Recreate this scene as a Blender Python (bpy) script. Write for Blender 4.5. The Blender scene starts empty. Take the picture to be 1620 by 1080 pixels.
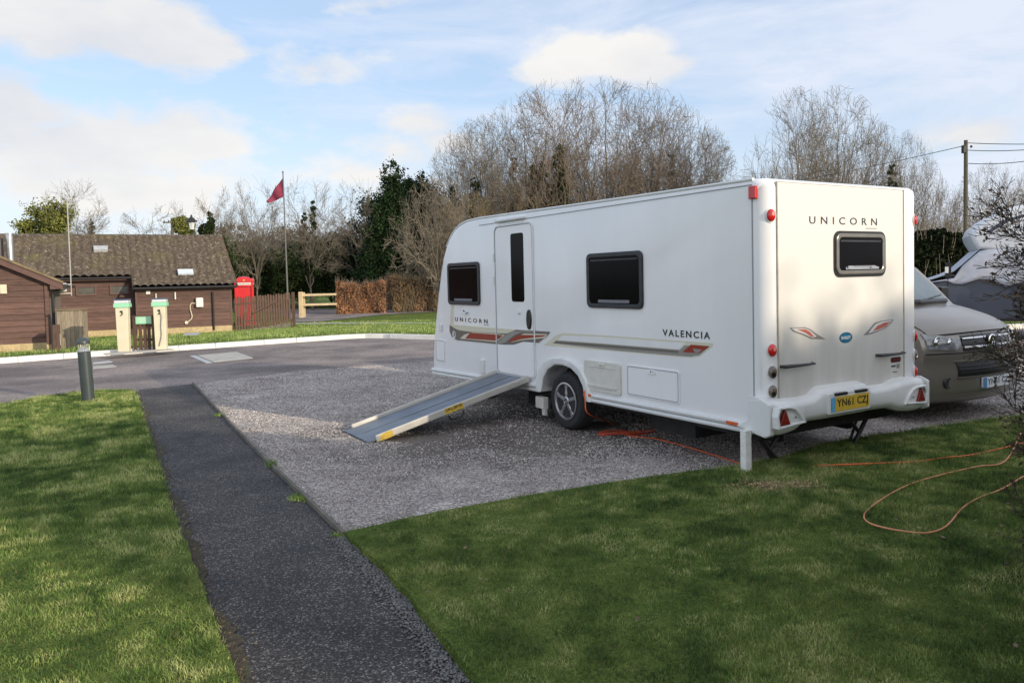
import bpy, bmesh, math, random
import numpy as np
from mathutils import Vector, Matrix, Euler
R=math.radians
random.seed(7); rng=np.random.default_rng(7)
scene=bpy.context.scene
COL=scene.collection

# ------------------------------------------------------------------ camera
CAMH=1.64; FPX=1210.; PCX=810.; PCY=490.; PITCH=R(2.32); ROLL=R(-1.34)
cam=bpy.data.cameras.new('camera'); camo=bpy.data.objects.new('camera',cam); COL.objects.link(camo)
cam.sensor_width=36.; cam.lens=36.*FPX/1620.; cam.shift_y=-(540.-PCY)/1620.
cam.clip_end=3000.; cam.clip_start=.05
camo.matrix_world=Matrix.Translation((0,0,CAMH))@Matrix.Rotation(R(90)-PITCH,4,'X')@Matrix.Rotation(ROLL,4,'Z')
scene.camera=camo
def ray(x,y):
    v=Vector(((x-PCX)/FPX,-(y-PCY)/FPX,-1.))
    return (Matrix.Rotation(R(90)-PITCH,3,'X')@Matrix.Rotation(ROLL,3,'Z'))@v
def G(x,y,z=0.):
    d=ray(x,y); t=(z-CAMH)/d.z; return (d.x*t,d.y*t)
def D(x,y,Y):
    d=ray(x,y); t=Y/d.y; return (d.x*t,Y,CAMH+d.z*t)

# ------------------------------------------------------------------ materials
def new_mat(name):
    m=bpy.data.materials.new(name); m.use_nodes=True
    nt=m.node_tree; b=nt.nodes['Principled BSDF']; return m,nt,b
def node(nt,t,**k):
    n=nt.nodes.new(t)
    for a,v in k.items(): setattr(n,a,v)
    return n
def rgb(c): return (c[0],c[1],c[2],1.)
def ramp(nt,pts):
    n=node(nt,'ShaderNodeValToRGB'); e=n.color_ramp.elements
    while len(e)<len(pts): e.new(.5)
    for i,(p,c) in enumerate(pts):
        e[i].position=p; e[i].color=rgb(c)
    return n
def M_(name,col,rough=.6,metal=0.,var=.12,scale=6.,bump=0.,bscale=None,spec=.5,coat=0.,island=0.,stretch=None,coords='Object',dirt=None):
    """plain surface with a procedural mottling so nothing is one flat value"""
    m,nt,b=new_mat(name); L=nt.links
    tc=node(nt,'ShaderNodeTexCoord'); src=tc.outputs[coords]
    if stretch:
        mp=node(nt,'ShaderNodeMapping'); mp.inputs['Scale'].default_value=stretch
        L.new(src,mp.inputs[0]); src=mp.outputs[0]
    nz=node(nt,'ShaderNodeTexNoise'); nz.inputs['Scale'].default_value=scale; nz.inputs['Detail'].default_value=5.
    L.new(src,nz.inputs['Vector'])
    lo=[c*(1-var) for c in col]; hi=[min(1,c*(1+var)) for c in col]
    rp=ramp(nt,[(.3,lo),(.7,hi)]); L.new(nz.outputs['Fac'],rp.inputs[0]); out=rp.outputs[0]
    if island:
        g=node(nt,'ShaderNodeNewGeometry'); hs=node(nt,'ShaderNodeHueSaturation')
        mr=node(nt,'ShaderNodeMapRange'); mr.inputs[3].default_value=1-island; mr.inputs[4].default_value=1+island
        L.new(g.outputs['Random Per Island'],mr.inputs[0]); L.new(mr.outputs[0],hs.inputs['Value'])
        L.new(out,hs.inputs['Color']); out=hs.outputs[0]
    if dirt:
        n2=node(nt,'ShaderNodeTexNoise'); n2.inputs['Scale'].default_value=dirt[1]; n2.inputs['Detail'].default_value=8.
        L.new(tc.outputs[coords],n2.inputs['Vector'])
        r2=node(nt,'ShaderNodeMapRange'); r2.inputs[1].default_value=dirt[2]; r2.inputs[2].default_value=dirt[2]+.2
        r2.inputs[4].default_value=dirt[3]
        L.new(n2.outputs['Fac'],r2.inputs[0]); mx=node(nt,'ShaderNodeMixRGB'); L.new(r2.outputs[0],mx.inputs[0])
        L.new(out,mx.inputs[1]); mx.inputs[2].default_value=rgb(dirt[0]); out=mx.outputs[0]
    L.new(out,b.inputs['Base Color'])
    b.inputs['Roughness'].default_value=rough; b.inputs['Metallic'].default_value=metal
    b.inputs['Specular IOR Level'].default_value=spec; b.inputs['Coat Weight'].default_value=coat
    if bump:
        bn=node(nt,'ShaderNodeBump'); bn.inputs['Strength'].default_value=bump; bn.inputs['Distance'].default_value=.02
        nb=node(nt,'ShaderNodeTexNoise'); nb.inputs['Scale'].default_value=bscale or scale*3; nb.inputs['Detail'].default_value=6.
        L.new(src,nb.inputs['Vector']); L.new(nb.outputs['Fac'],bn.inputs['Height']); L.new(bn.outputs[0],b.inputs['Normal'])
    return m
def M_lawn(name):
    m,nt,b=new_mat(name); L=nt.links
    g=node(nt,'ShaderNodeNewGeometry')
    def nz(s,d=4.):
        n=node(nt,'ShaderNodeTexNoise'); n.inputs['Scale'].default_value=s; n.inputs['Detail'].default_value=d
        L.new(g.outputs['Position'],n.inputs['Vector']); return n
    big=nz(.9); mid=nz(5.,6.); fine=nz(60.,3.)
    r1=ramp(nt,[(.35,(.066,.105,.027)),(.5,(.13,.19,.047)),(.68,(.24,.28,.085))]); L.new(mid.outputs['Fac'],r1.inputs[0])
    r2=ramp(nt,[(.4,(.085,.14,.03)),(.66,(.19,.21,.06))]); L.new(big.outputs['Fac'],r2.inputs[0])
    mx=node(nt,'ShaderNodeMixRGB'); mx.inputs[0].default_value=.45; L.new(r1.outputs[0],mx.inputs[1]); L.new(r2.outputs[0],mx.inputs[2])
    r3=ramp(nt,[(.3,(.45,.45,.4)),(.7,(1.35,1.3,1.1))]); L.new(fine.outputs['Fac'],r3.inputs[0])
    m3=node(nt,'ShaderNodeMixRGB',blend_type='MULTIPLY'); m3.inputs[0].default_value=.8; L.new(mx.outputs[0],m3.inputs[1]); L.new(r3.outputs[0],m3.inputs[2])
    L.new(m3.outputs[0],b.inputs['Base Color']); b.inputs['Roughness'].default_value=.95; b.inputs['Specular IOR Level'].default_value=.1
    bn=node(nt,'ShaderNodeBump'); bn.inputs['Strength'].default_value=.9; bn.inputs['Distance'].default_value=.05
    L.new(fine.outputs['Fac'],bn.inputs['Height']); L.new(bn.outputs[0],b.inputs['Normal'])
    return m
def M_blade(k=1.):
    m,nt,b=new_mat('grass_blade'); L=nt.links
    g=node(nt,'ShaderNodeNewGeometry')
    n=node(nt,'ShaderNodeTexNoise'); n.inputs['Scale'].default_value=1.3; n.inputs['Detail'].default_value=8.; n.inputs['Roughness'].default_value=.72
    L.new(g.outputs['Position'],n.inputs['Vector'])
    r1=ramp(nt,[(.39,(.040,.078,.020)),(.465,(.088,.142,.034)),(.53,(.17,.225,.062)),(.60,(.31,.33,.13))])
    n2=node(nt,'ShaderNodeTexNoise'); n2.inputs['Scale'].default_value=6.; n2.inputs['Detail'].default_value=5.; L.new(g.outputs['Position'],n2.inputs['Vector'])
    av=node(nt,'ShaderNodeMath',operation='MULTIPLY_ADD'); L.new(n2.outputs['Fac'],av.inputs[0]); av.inputs[1].default_value=.55
    sb=node(nt,'ShaderNodeMath',operation='MULTIPLY_ADD'); L.new(n.outputs['Fac'],sb.inputs[0]); sb.inputs[1].default_value=.75; sb.inputs[2].default_value=-.15; L.new(sb.outputs[0],av.inputs[2])
    L.new(av.outputs[0],r1.inputs[0])
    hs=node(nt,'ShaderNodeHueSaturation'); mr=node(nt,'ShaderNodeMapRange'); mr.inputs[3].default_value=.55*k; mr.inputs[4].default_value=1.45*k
    L.new(g.outputs['Random Per Island'],mr.inputs[0]); L.new(mr.outputs[0],hs.inputs['Value']); L.new(r1.outputs[0],hs.inputs['Color'])
    # a few straw coloured blades
    cp=node(nt,'ShaderNodeMath',operation='GREATER_THAN'); cp.inputs[1].default_value=.93; L.new(g.outputs['Random Per Island'],cp.inputs[0])
    mx=node(nt,'ShaderNodeMixRGB'); L.new(cp.outputs[0],mx.inputs[0]); L.new(hs.outputs[0],mx.inputs[1]); mx.inputs[2].default_value=(.2,.18,.08,1)
    L.new(mx.outputs[0],b.inputs['Base Color']); b.inputs['Roughness'].default_value=.6; b.inputs['Specular IOR Level'].default_value=.25
    tr=node(nt,'ShaderNodeBsdfTranslucent'); L.new(mx.outputs[0],tr.inputs[0])
    ms=node(nt,'ShaderNodeMixShader'); ms.inputs[0].default_value=.3
    L.new(b.outputs[0],ms.inputs[1]); L.new(tr.outputs[0],ms.inputs[2]); L.new(ms.outputs[0],nt.nodes['Material Output'].inputs[0])
    return m
def M_stone(name,cols,scale,rough=.9,bump=.8,dist=.01,patch=None,spec=.3,specks=None,patchscale=.7,damp_shade=None):
    """crushed stone / tarmac: voronoi cells of mixed tone, with bump and larger stained patches"""
    m,nt,b=new_mat(name); L=nt.links
    g=node(nt,'ShaderNodeNewGeometry')
    v=node(nt,'ShaderNodeTexVoronoi'); v.inputs['Scale'].default_value=scale; L.new(g.outputs['Position'],v.inputs['Vector'])
    sep=node(nt,'ShaderNodeSeparateColor'); L.new(v.outputs['Color'],sep.inputs[0])
    rp=ramp(nt,cols); L.new(sep.outputs[0],rp.inputs[0]); out=rp.outputs[0]
    if patch:
        n=node(nt,'ShaderNodeTexNoise'); n.inputs['Scale'].default_value=patchscale; n.inputs['Detail'].default_value=8.; n.inputs['Roughness'].default_value=.62
        L.new(g.outputs['Position'],n.inputs['Vector'])
        r2=ramp(nt,patch); L.new(n.outputs['Fac'],r2.inputs[0])
        mx=node(nt,'ShaderNodeMixRGB',blend_type='MULTIPLY'); mx.inputs[0].default_value=1.; L.new(out,mx.inputs[1]); L.new(r2.outputs[0],mx.inputs[2]); out=mx.outputs[0]
    if damp_shade:  # damp soil by the wheel, with under-caravan shade put into the colour
        vs=node(nt,'ShaderNodeVectorMath',operation='DISTANCE'); L.new(g.outputs['Position'],vs.inputs[0]); vs.inputs[1].default_value=(damp_shade[0],damp_shade[1],0)
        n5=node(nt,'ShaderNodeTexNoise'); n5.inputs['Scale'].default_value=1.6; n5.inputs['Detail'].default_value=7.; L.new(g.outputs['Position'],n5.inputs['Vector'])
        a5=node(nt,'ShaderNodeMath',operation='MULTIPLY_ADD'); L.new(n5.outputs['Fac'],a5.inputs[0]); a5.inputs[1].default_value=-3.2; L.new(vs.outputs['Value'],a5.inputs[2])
        r5=node(nt,'ShaderNodeMapRange'); r5.inputs[1].default_value=damp_shade[2]-1.6; r5.inputs[2].default_value=damp_shade[2]-.9; r5.inputs[3].default_value=.72; r5.inputs[4].default_value=0.; L.new(a5.outputs[0],r5.inputs[0])
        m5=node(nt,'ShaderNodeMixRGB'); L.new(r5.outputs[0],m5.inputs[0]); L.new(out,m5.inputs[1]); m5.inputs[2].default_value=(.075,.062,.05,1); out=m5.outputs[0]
    L.new(out,b.inputs['Base Color']); b.inputs['Roughness'].default_value=rough; b.inputs['Specular IOR Level'].default_value=spec
    bn=node(nt,'ShaderNodeBump'); bn.inputs['Strength'].default_value=bump; bn.inputs['Distance'].default_value=dist; bn.invert=True
    L.new(v.outputs['Distance'],bn.inputs['Height'])
    n3=node(nt,'ShaderNodeTexNoise'); n3.inputs['Scale'].default_value=scale*.12; n3.inputs['Detail'].default_value=4.; L.new(g.outputs['Position'],n3.inputs['Vector'])
    b2=node(nt,'ShaderNodeBump'); b2.inputs['Strength'].default_value=bump*.8; b2.inputs['Distance'].default_value=dist*3
    L.new(n3.outputs['Fac'],b2.inputs['Height']); L.new(bn.outputs[0],b2.inputs['Normal'])
    L.new(b2.outputs[0],b.inputs['Normal'])
    return m
def M_glass_dark(name,col=(.004,.0035,.0045),rough=.12,spec=.06):
    return M_(name,col,rough=rough,var=.2,scale=3,spec=spec)

WHITE=M_('caravan_white',(.81,.81,.815),rough=.28,var=.03,scale=2.5,coat=.3,stretch=(1,1,.25),bump=.05,bscale=1.2)
def M_rear():
    m,nt,b=new_mat('caravan_rear_lower_tone'); L=nt.links  # base colour mixes to a darker streaky tone low on the panel
    tc=node(nt,'ShaderNodeTexCoord'); sp=node(nt,'ShaderNodeSeparateXYZ'); L.new(tc.outputs['Object'],sp.inputs[0])
    mp=node(nt,'ShaderNodeMapping'); mp.inputs['Scale'].default_value=(9,9,.9); L.new(tc.outputs['Object'],mp.inputs[0])
    n=node(nt,'ShaderNodeTexNoise'); n.inputs['Scale'].default_value=1.; n.inputs['Detail'].default_value=6.; L.new(mp.outputs[0],n.inputs['Vector'])
    mr=node(nt,'ShaderNodeMapRange'); mr.inputs[1].default_value=1.30; mr.inputs[2].default_value=.65; L.new(sp.outputs[2],mr.inputs[0])
    mu=node(nt,'ShaderNodeMath',operation='MULTIPLY'); L.new(mr.outputs[0],mu.inputs[0])
    r=node(nt,'ShaderNodeMapRange'); r.inputs[1].default_value=.3; r.inputs[2].default_value=.75; r.inputs[4].default_value=.75; L.new(n.outputs['Fac'],r.inputs[0]); L.new(r.outputs[0],mu.inputs[1])
    mx=node(nt,'ShaderNodeMixRGB'); L.new(mu.outputs[0],mx.inputs[0]); mx.inputs[1].default_value=(.70,.685,.65,1); mx.inputs[2].default_value=(.50,.46,.40,1)
    L.new(mx.outputs[0],b.inputs['Base Color']); b.inputs['Roughness'].default_value=.4
    return m
REARW=M_rear()
TRIMW=M_('caravan_trim_white',(.70,.71,.70),rough=.35,var=.04,scale=8,dirt=((.42,.40,.36),4,.62,.35))
CREAMW=M_('cream_locker_plastic',(.62,.61,.56),rough=.5,var=.05,scale=10,dirt=((.4,.38,.33),9,.58,.4))
SEAM=M_('seam_grey',(.30,.31,.33),rough=.5,var=.1)
WINFR=M_('window_frame_black',(.020,.021,.026),rough=.35,var=.2,scale=12)
WINFRB=M_('window_frame_bronze',(.20,.19,.175),rough=.3,var=.1,scale=12,metal=.4)
GLASS=M_glass_dark('tinted_acrylic')
BLIND=M_('window_blind_grey',(.16,.16,.18),rough=.5,var=.1,scale=20)
BLACKP=M_('black_plastic',(.012,.012,.013),rough=.3,var=.2,scale=10)
BLACKM=M_('black_steel',(.018,.017,.016),rough=.5,var=.35,scale=20)
DKGREY=M_('dark_underbody',(.022,.021,.021),rough=.9,var=.3,scale=10)
DREY=M_('decal_grey',(.135,.122,.107),rough=.3,var=.06,scale=30)
DSIL=M_('decal_silver',(.27,.26,.24),rough=.3,var=.05,scale=30)
DCRM=M_('decal_cream',(.62,.60,.47),rough=.3,var=.04,scale=30)
DRED=M_('decal_red',(.27,.03,.014),rough=.3,var=.15,scale=25)
DPINK=M_('decal_faded_red',(.52,.16,.12),rough=.35,var=.15,scale=25)
DBLK=M_('decal_black',(.02,.02,.024),rough=.35,var=.1)
DWHT=M_('decal_white',(.75,.75,.75),rough=.35,var=.03)
DBLU=M_('decal_blue',(.02,.16,.28),rough=.3,var=.1,scale=30)
REDL=M_('red_lamp_lens',(.55,.015,.015),rough=.12,var=.25,scale=25,coat=.5)
DREDL=M_('red_reflector',(.20,.008,.01),rough=.2,var=.3,scale=60,coat=.5)
ORL=M_('amber_lens',(.62,.12,.03),rough=.2,var=.15,scale=30)
CLENS=M_('smoked_lamp_lens',(.16,.12,.09),rough=.08,var=.3,scale=12,coat=.6)
CHROME=M_('chrome',(.78,.78,.78),rough=.12,metal=1.,var=.05)
ALLOY=M_('silver_alloy',(.52,.52,.54),rough=.3,metal=.85,var=.08,scale=15)
TYRE=M_('tyre_rubber',(.018,.018,.019),rough=.8,var=.25,scale=25,bump=.2)
YPL=M_('yellow_plate',(.62,.42,.05),rough=.35,var=.06,scale=20)
WPL=M_('white_plate',(.72,.75,.78),rough=.35,var=.03,scale=20)
ALU=M_('ramp_aluminium',(.20,.225,.26),rough=.5,metal=.5,var=.16,scale=5,bump=.25,bscale=140,dirt=((.25,.26,.27),7,.55,.5))
ALUL=M_('ramp_rail',(.52,.50,.45),rough=.5,metal=.15,var=.06,scale=8)
YTAPE=M_('yellow_tape',(.62,.42,.06),rough=.5,var=.2,scale=30)
ORANGE=M_('orange_cable',(.72,.13,.03),rough=.5,var=.12,scale=10)
PCABLE=M_('faded_orange_cable',(.62,.26,.12),rough=.6,var=.12,scale=10)
WPOST=M_('painted_white_wood',(.72,.72,.68),rough=.7,var=.12,scale=18,bump=.3,dirt=((.25,.25,.2),16,.58,.6))
BOLL=M_('bollard_grey_green',(.045,.058,.06),rough=.38,var=.12,scale=5)
CLEARP=M_('lamp_clear_plastic',(.55,.56,.56),rough=.15,var=.1,scale=15)
def M_clear():
    m,nt,b=new_mat('clear_polycarbonate'); b.inputs['Base Color'].default_value=(.93,.95,.95,1); b.inputs['Roughness'].default_value=.05
    b.inputs['Transmission Weight'].default_value=.92; b.inputs['IOR'].default_value=1.12
    return m
CLEAR=M_clear()
CREAM=M_('service_post_cream',(.66,.60,.44),rough=.55,var=.06,scale=5,dirt=((.4,.36,.25),7,.6,.4))
MINT=M_('mint_green_plastic',(.30,.66,.42),rough=.45,var=.06,scale=8)
LENS=M_('frosted_lens',(.62,.66,.68),rough=.3,var=.05)
NAVYC=M_('navy_cap',(.05,.06,.13),rough=.4,var=.1)
WOODB=M_('brown_weatherboard',(.11,.060,.047),rough=.75,var=.28,scale=2.5,bump=.3,bscale=14,stretch=(1,1,9),island=.22,dirt=((.20,.13,.11),5,.62,.5))
WOODD=M_('dark_fence_wood',(.10,.058,.042),rough=.8,var=.3,scale=5,stretch=(6,6,1),island=.25,bump=.3)
WOODG=M_('weathered_grey_wood',(.26,.215,.155),rough=.85,var=.25,scale=5,stretch=(7,7,1),island=.18,bump=.3)
WOODN=M_('new_pale_timber',(.58,.46,.28),rough=.8,var=.15,scale=6,bump=.2)
FASCIA=M_('mossy_verge_board',(.19,.145,.085),rough=.85,var=.25,scale=6)
BFASC=M_('brown_fascia',(.11,.055,.045),rough=.6,var=.15,scale=4)
BRICKP=M_('buff_brick_plinth',(.46,.36,.20),rough=.9,var=.22,scale=12,bump=.4)
GUTTER=M_('black_gutter',(.02,.018,.02),rough=.4,var=.2)
STEEL=M_('flue_steel',(.62,.62,.62),rough=.3,metal=.8,var=.15,scale=6)
PAINTW=M_('white_paint',(.72,.71,.67),rough=.5,var=.06,scale=8)
LEAD=M_('vent_grey',(.42,.43,.44),rough=.5,var=.15,scale=10)
KERB=M_('white_kerb_paint',(.74,.725,.67),rough=.8,var=.12,scale=3,dirt=((.34,.32,.27),2.5,.66,.5),bump=.2)
CONC=M_('concrete',(.40,.385,.355),rough=.9,var=.15,scale=4,bump=.3,bscale=40)
REDP=M_('phone_box_red',(.62,.02,.028),rough=.35,var=.06,scale=4,coat=.3)
FLAG=M_('maroon_flag',(.25,.035,.07),rough=.8,var=.2,scale=4)
POLEW=M_('pole_grey',(.13,.13,.13),rough=.5,var=.1)
PWOOD=M_('pole_wood',(.11,.093,.062),rough=.85,var=.3,scale=3,stretch=(1,1,.3),bump=.3)
WIRE=M_('wire',(.12,.12,.12),rough=.6)
BARK=M_('grey_bark',(.13,.108,.082),rough=.9,var=.3,scale=2,bump=.4)
TWIG=M_('winter_twigs',(.195,.165,.125),rough=.9,var=.25,scale=.6,island=.25)
TWIGO=M_('olive_twigs',(.21,.165,.095),rough=.9,var=.25,scale=.6,island=.25)
TWIGR=M_('reddish_twigs',(.195,.152,.115),rough=.9,var=.25,scale=.6,island=.25)
IVY=M_('ivy_leaves',(.028,.044,.015),rough=.8,spec=.15,var=.4,scale=2,island=.45)
EVER=M_('evergreen_needles',(.019,.038,.013),rough=.8,spec=.15,var=.4,scale=.8,island=.4)
SHRUB=M_('shrub_leaves',(.042,.064,.022),rough=.8,spec=.15,var=.45,scale=.5,island=.45)
SCRUB=M_('brown_scrub',(.125,.095,.055),rough=.9,var=.35,scale=.5,island=.4)
YEW=M_('yellow_green_leaves',(.15,.16,.035),rough=.7,var=.35,scale=.9,island=.35)
BEECH=M_('dead_beech_leaves',(.27,.135,.065),rough=.8,var=.35,scale=.9,island=.5)
BEECHP=M_('pale_hedge_leaves',(.22,.13,.07),rough=.8,var=.35,scale=.9,island=.45)
DHEDGE=M_('dark_hedge_leaves',(.014,.020,.009),rough=.9,spec=.05,var=.4,scale=1,island=.4)
BTWIG=M_('bush_twigs',(.070,.054,.036),rough=.8,var=.3,scale=6,island=.35)
BLEAF=M_('bush_leaves',(.075,.042,.022),rough=.6,var=.4,scale=6,island=.5)
VAN=M_('van_silver_beige',(.27,.245,.213),rough=.30,metal=.6,var=.04,scale=3,coat=.25)
VGLASS=M_glass_dark('van_glass',(.09,.125,.15),rough=.05,spec=.5)
HLENS=M_('headlamp_lens',(.22,.225,.23),rough=.08,metal=.2,var=.5,scale=14,coat=.8)
MHW=M_('motorhome_white',(.70,.72,.75),rough=.3,var=.03,scale=2)
MHN=M_('motorhome_navy',(.05,.06,.085),rough=.3,var=.1,scale=2,coat=.3)
COVER=M_('silver_cover_fabric',(.48,.50,.56),rough=.55,metal=.25,var=.12,scale=3,bump=.6,bscale=5)
STRAW=M_('dry_straw',(.30,.22,.11),rough=.9,var=.2,scale=20,island=.35)
LEAFL=M_('fallen_leaf',(.13,.085,.05),rough=.8,var=.3,scale=20,island=.5)
PEB=M_('pebbles',(.43,.392,.37),rough=.85,var=.2,scale=5,island=.55)
PEBD=M_('dark_chippings',(.075,.072,.073),rough=.85,var=.2,scale=5,island=.7)
TARP=M_('orange_red_bag',(.42,.06,.025),rough=.6,var=.25,scale=8)
SLATEW=M_('timber_edging',(.14,.125,.10),rough=.9,var=.3,scale=6)

def M_tile():
    m,nt,b=new_mat('pantile_mossy'); L=nt.links
    tc=node(nt,'ShaderNodeTexCoord')
    n=node(nt,'ShaderNodeTexNoise'); n.inputs['Scale'].default_value=7.; n.inputs['Detail'].default_value=9.; n.inputs['Roughness'].default_value=.8
    L.new(tc.outputs['Object'],n.inputs['Vector'])
    rp=ramp(nt,[(.36,(.034,.027,.023)),(.5,(.085,.067,.052)),(.57,(.135,.11,.086)),(.65,(.38,.35,.29))]); L.new(n.outputs['Fac'],rp.inputs[0])
    n2=node(nt,'ShaderNodeTexNoise'); n2.inputs['Scale'].default_value=.8; n2.inputs['Detail'].default_value=6.; L.new(tc.outputs['Object'],n2.inputs['Vector'])
    r2=ramp(nt,[(.55,(0,0,0)),(.75,(.45,.45,.45))]); L.new(n2.outputs['Fac'],r2.inputs[0])
    mx=node(nt,'ShaderNodeMixRGB'); L.new(r2.outputs[0],mx.inputs[0]); L.new(rp.outputs[0],mx.inputs[1]); mx.inputs[2].default_value=(.15,.14,.05,1)
    L.new(mx.outputs[0],b.inputs['Base Color']); b.inputs['Roughness'].default_value=.95
    return m
TILE=M_tile()
def M_brick():
    m,nt,b=new_mat('red_brick'); L=nt.links
    tc=node(nt,'ShaderNodeTexCoord'); mp=node(nt,'ShaderNodeMapping'); mp.inputs['Rotation'].default_value=(R(90),0,R(90)); L.new(tc.outputs['Object'],mp.inputs[0])
    br=node(nt,'ShaderNodeTexBrick'); L.new(mp.outputs[0],br.inputs['Vector']); br.inputs['Scale'].default_value=4.4
    br.inputs['Color1'].default_value=(.17,.055,.045,1); br.inputs['Color2'].default_value=(.11,.045,.04,1); br.inputs['Mortar'].default_value=(.2,.16,.14,1)
    br.inputs['Mortar Size'].default_value=.02
    L.new(br.outputs[0],b.inputs['Base Color']); b.inputs['Roughness'].default_value=.9
    return m
BRICK=M_brick()
TARM=M_stone('tarmac',[(0.,(.019,.017,.0165)),(.55,(.042,.038,.036)),(.85,(.089,.082,.077)),(1.,(.27,.25,.235))],130,bump=.6,dist=.006,spec=.35,rough=.75,
    patch=[(.35,(.62,.62,.66)),(.5,(1,.98,.97)),(.68,(1.55,1.45,1.42))],patchscale=1.3)
ROADM=M_stone('road_tarmac',[(0.,(.155,.135,.127)),(.7,(.245,.212,.198)),(1.,(.36,.315,.29))],70,bump=.35,dist=.006,spec=.2,
    patch=[(.40,(.66,.66,.68)),(.5,(.95,.94,.95)),(.60,(1.22,1.19,1.17))],patchscale=.55)
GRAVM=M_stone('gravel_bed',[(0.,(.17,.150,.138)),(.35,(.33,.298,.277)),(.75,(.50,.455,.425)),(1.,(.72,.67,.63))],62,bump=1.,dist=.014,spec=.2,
    patch=[(.34,(.62,.58,.56)),(.48,(.97,.95,.94)),(.66,(1.22,1.2,1.18))],patchscale=1.1,damp_shade=(-.1,8.3,1.5))
LAWNM=M_lawn('lawn_turf'); BLADE=M_blade(1.25); BLADE_FAR_LIT=M_blade(2.1); BLADE_LEFT_LIT=M_blade(1.55)  # left and far lawns get brighter blade copies: sunlight put into the colour
FIELD=M_('far_field',(.10,.13,.04),rough=.95,var=.3,scale=.1,coords='Object')

# ------------------------------------------------------------------ mesh builder
class MB:
    def __init__(s): s.v=[]; s.f=[]
    def add(s,vs,fs):
        o=len(s.v); s.v+= [tuple(p) for p in vs]; s.f+=[tuple(o+i for i in f) for f in fs]; return s
    def box(s,c,d,rot=None):
        x,y,z=d[0]/2,d[1]/2,d[2]/2
        vs=[Vector(p) for p in ((-x,-y,-z),(x,-y,-z),(x,y,-z),(-x,y,-z),(-x,-y,z),(x,-y,z),(x,y,z),(-x,y,z))]
        if rot: 
            e=Euler(rot).to_matrix(); vs=[e@p for p in vs]
        return s.add([p+Vector(c) for p in vs],[(0,3,2,1),(4,5,6,7),(0,1,5,4),(1,2,6,5),(2,3,7,6),(3,0,4,7)])
    def tube(s,pts,r,n=8,caps=True):
        pts=[Vector(p) for p in pts]; rs=r if isinstance(r,(list,tuple)) else [r]*len(pts)
        vs=[];fs=[];prev=None
        for i,p in enumerate(pts):
            t=(pts[min(i+1,len(pts)-1)]-pts[max(i-1,0)]).normalized()
            if prev is None:
                a=Vector((0,0,1)) if abs(t.z)<.9 else Vector((1,0,0)); u=t.cross(a).normalized()
            else: u=(prev-t*prev.dot(t)).normalized()
            prev=u; w=t.cross(u)
            for k in range(n):
                q=2*math.pi*k/n; vs.append(p+(u*math.cos(q)+w*math.sin(q))*rs[i])
        for i in range(len(pts)-1):
            for k in range(n):
                a=i*n+k; b=i*n+(k+1)%n; fs.append((a,b,b+n,a+n))
        if caps: fs.append(tuple(range(n-1,-1,-1))); fs.append(tuple((len(pts)-1)*n+k for k in range(n)))
        return s.add(vs,fs)
    def lathe(s,prof,c=(0,0,0),axis='Z',n=24):
        vs=[];fs=[]
        for r,h in prof:
            for k in range(n):
                q=2*math.pi*k/n; a,b=r*math.cos(q),r*math.sin(q)
                p=(a,b,h) if axis=='Z' else ((h,a,b) if axis=='X' else (a,h,b))
                vs.append((p[0]+c[0],p[1]+c[1],p[2]+c[2]))
        for i in range(len(prof)-1):
            for k in range(n):
                a=i*n+k;b=i*n+(k+1)%n; fs.append((a,b,b+n,a+n))
        fs.append(tuple(range(n-1,-1,-1))); fs.append(tuple((len(prof)-1)*n+k for k in range(n)))
        return s.add(vs,fs)
    def prism(s,pts,fn,h0,h1):
        """2D outline pts mapped by fn(a,b,h) between heights h0,h1"""
        n=len(pts); vs=[fn(a,b,h0) for a,b in pts]+[fn(a,b,h1) for a,b in pts]
        fs=[tuple(range(n-1,-1,-1)),tuple(range(n,2*n))]+[(i,(i+1)%n,(i+1)%n+n,i+n) for i in range(n)]
        return s.add(vs,fs)
    def ringprism(s,out,inn,fn,h0,h1):
        n=len(out); vs=[fn(a,b,h) for h in (h0,h1) for P_ in (out,inn) for a,b in P_]
        fs=[]
        for i in range(n):
            j=(i+1)%n
            fs+= [(2*n+i,2*n+j,3*n+j,3*n+i),(i,n+i,n+j,j),(i,j,2*n+j,2*n+i),(n+i,3*n+i,3*n+j,n+j)]
        return s.add(vs,fs)
    def build(s,name,mat,parent=None,smooth=False,bevel=0.,seg=2,loc=None):
        me=bpy.data.meshes.new(name); me.from_pydata(s.v,[],s.f)
        bm=bmesh.new(); bm.from_mesh(me); bmesh.ops.recalc_face_normals(bm,faces=bm.faces); bm.to_mesh(me); bm.free()
        me.materials.append(mat); o=bpy.data.objects.new(name,me); COL.objects.link(o)
        if parent: o.parent=parent
        if loc: o.location=loc
        if smooth:
            for p in me.polygons: p.use_smooth=True
            if smooth!='full': me.set_sharp_from_angle(angle=R(35))
        if bevel:
            b=o.modifiers.new('bevel','BEVEL'); b.width=bevel; b.segments=seg; b.limit_method='ANGLE'; b.angle_limit=R(35)
        return o
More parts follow.
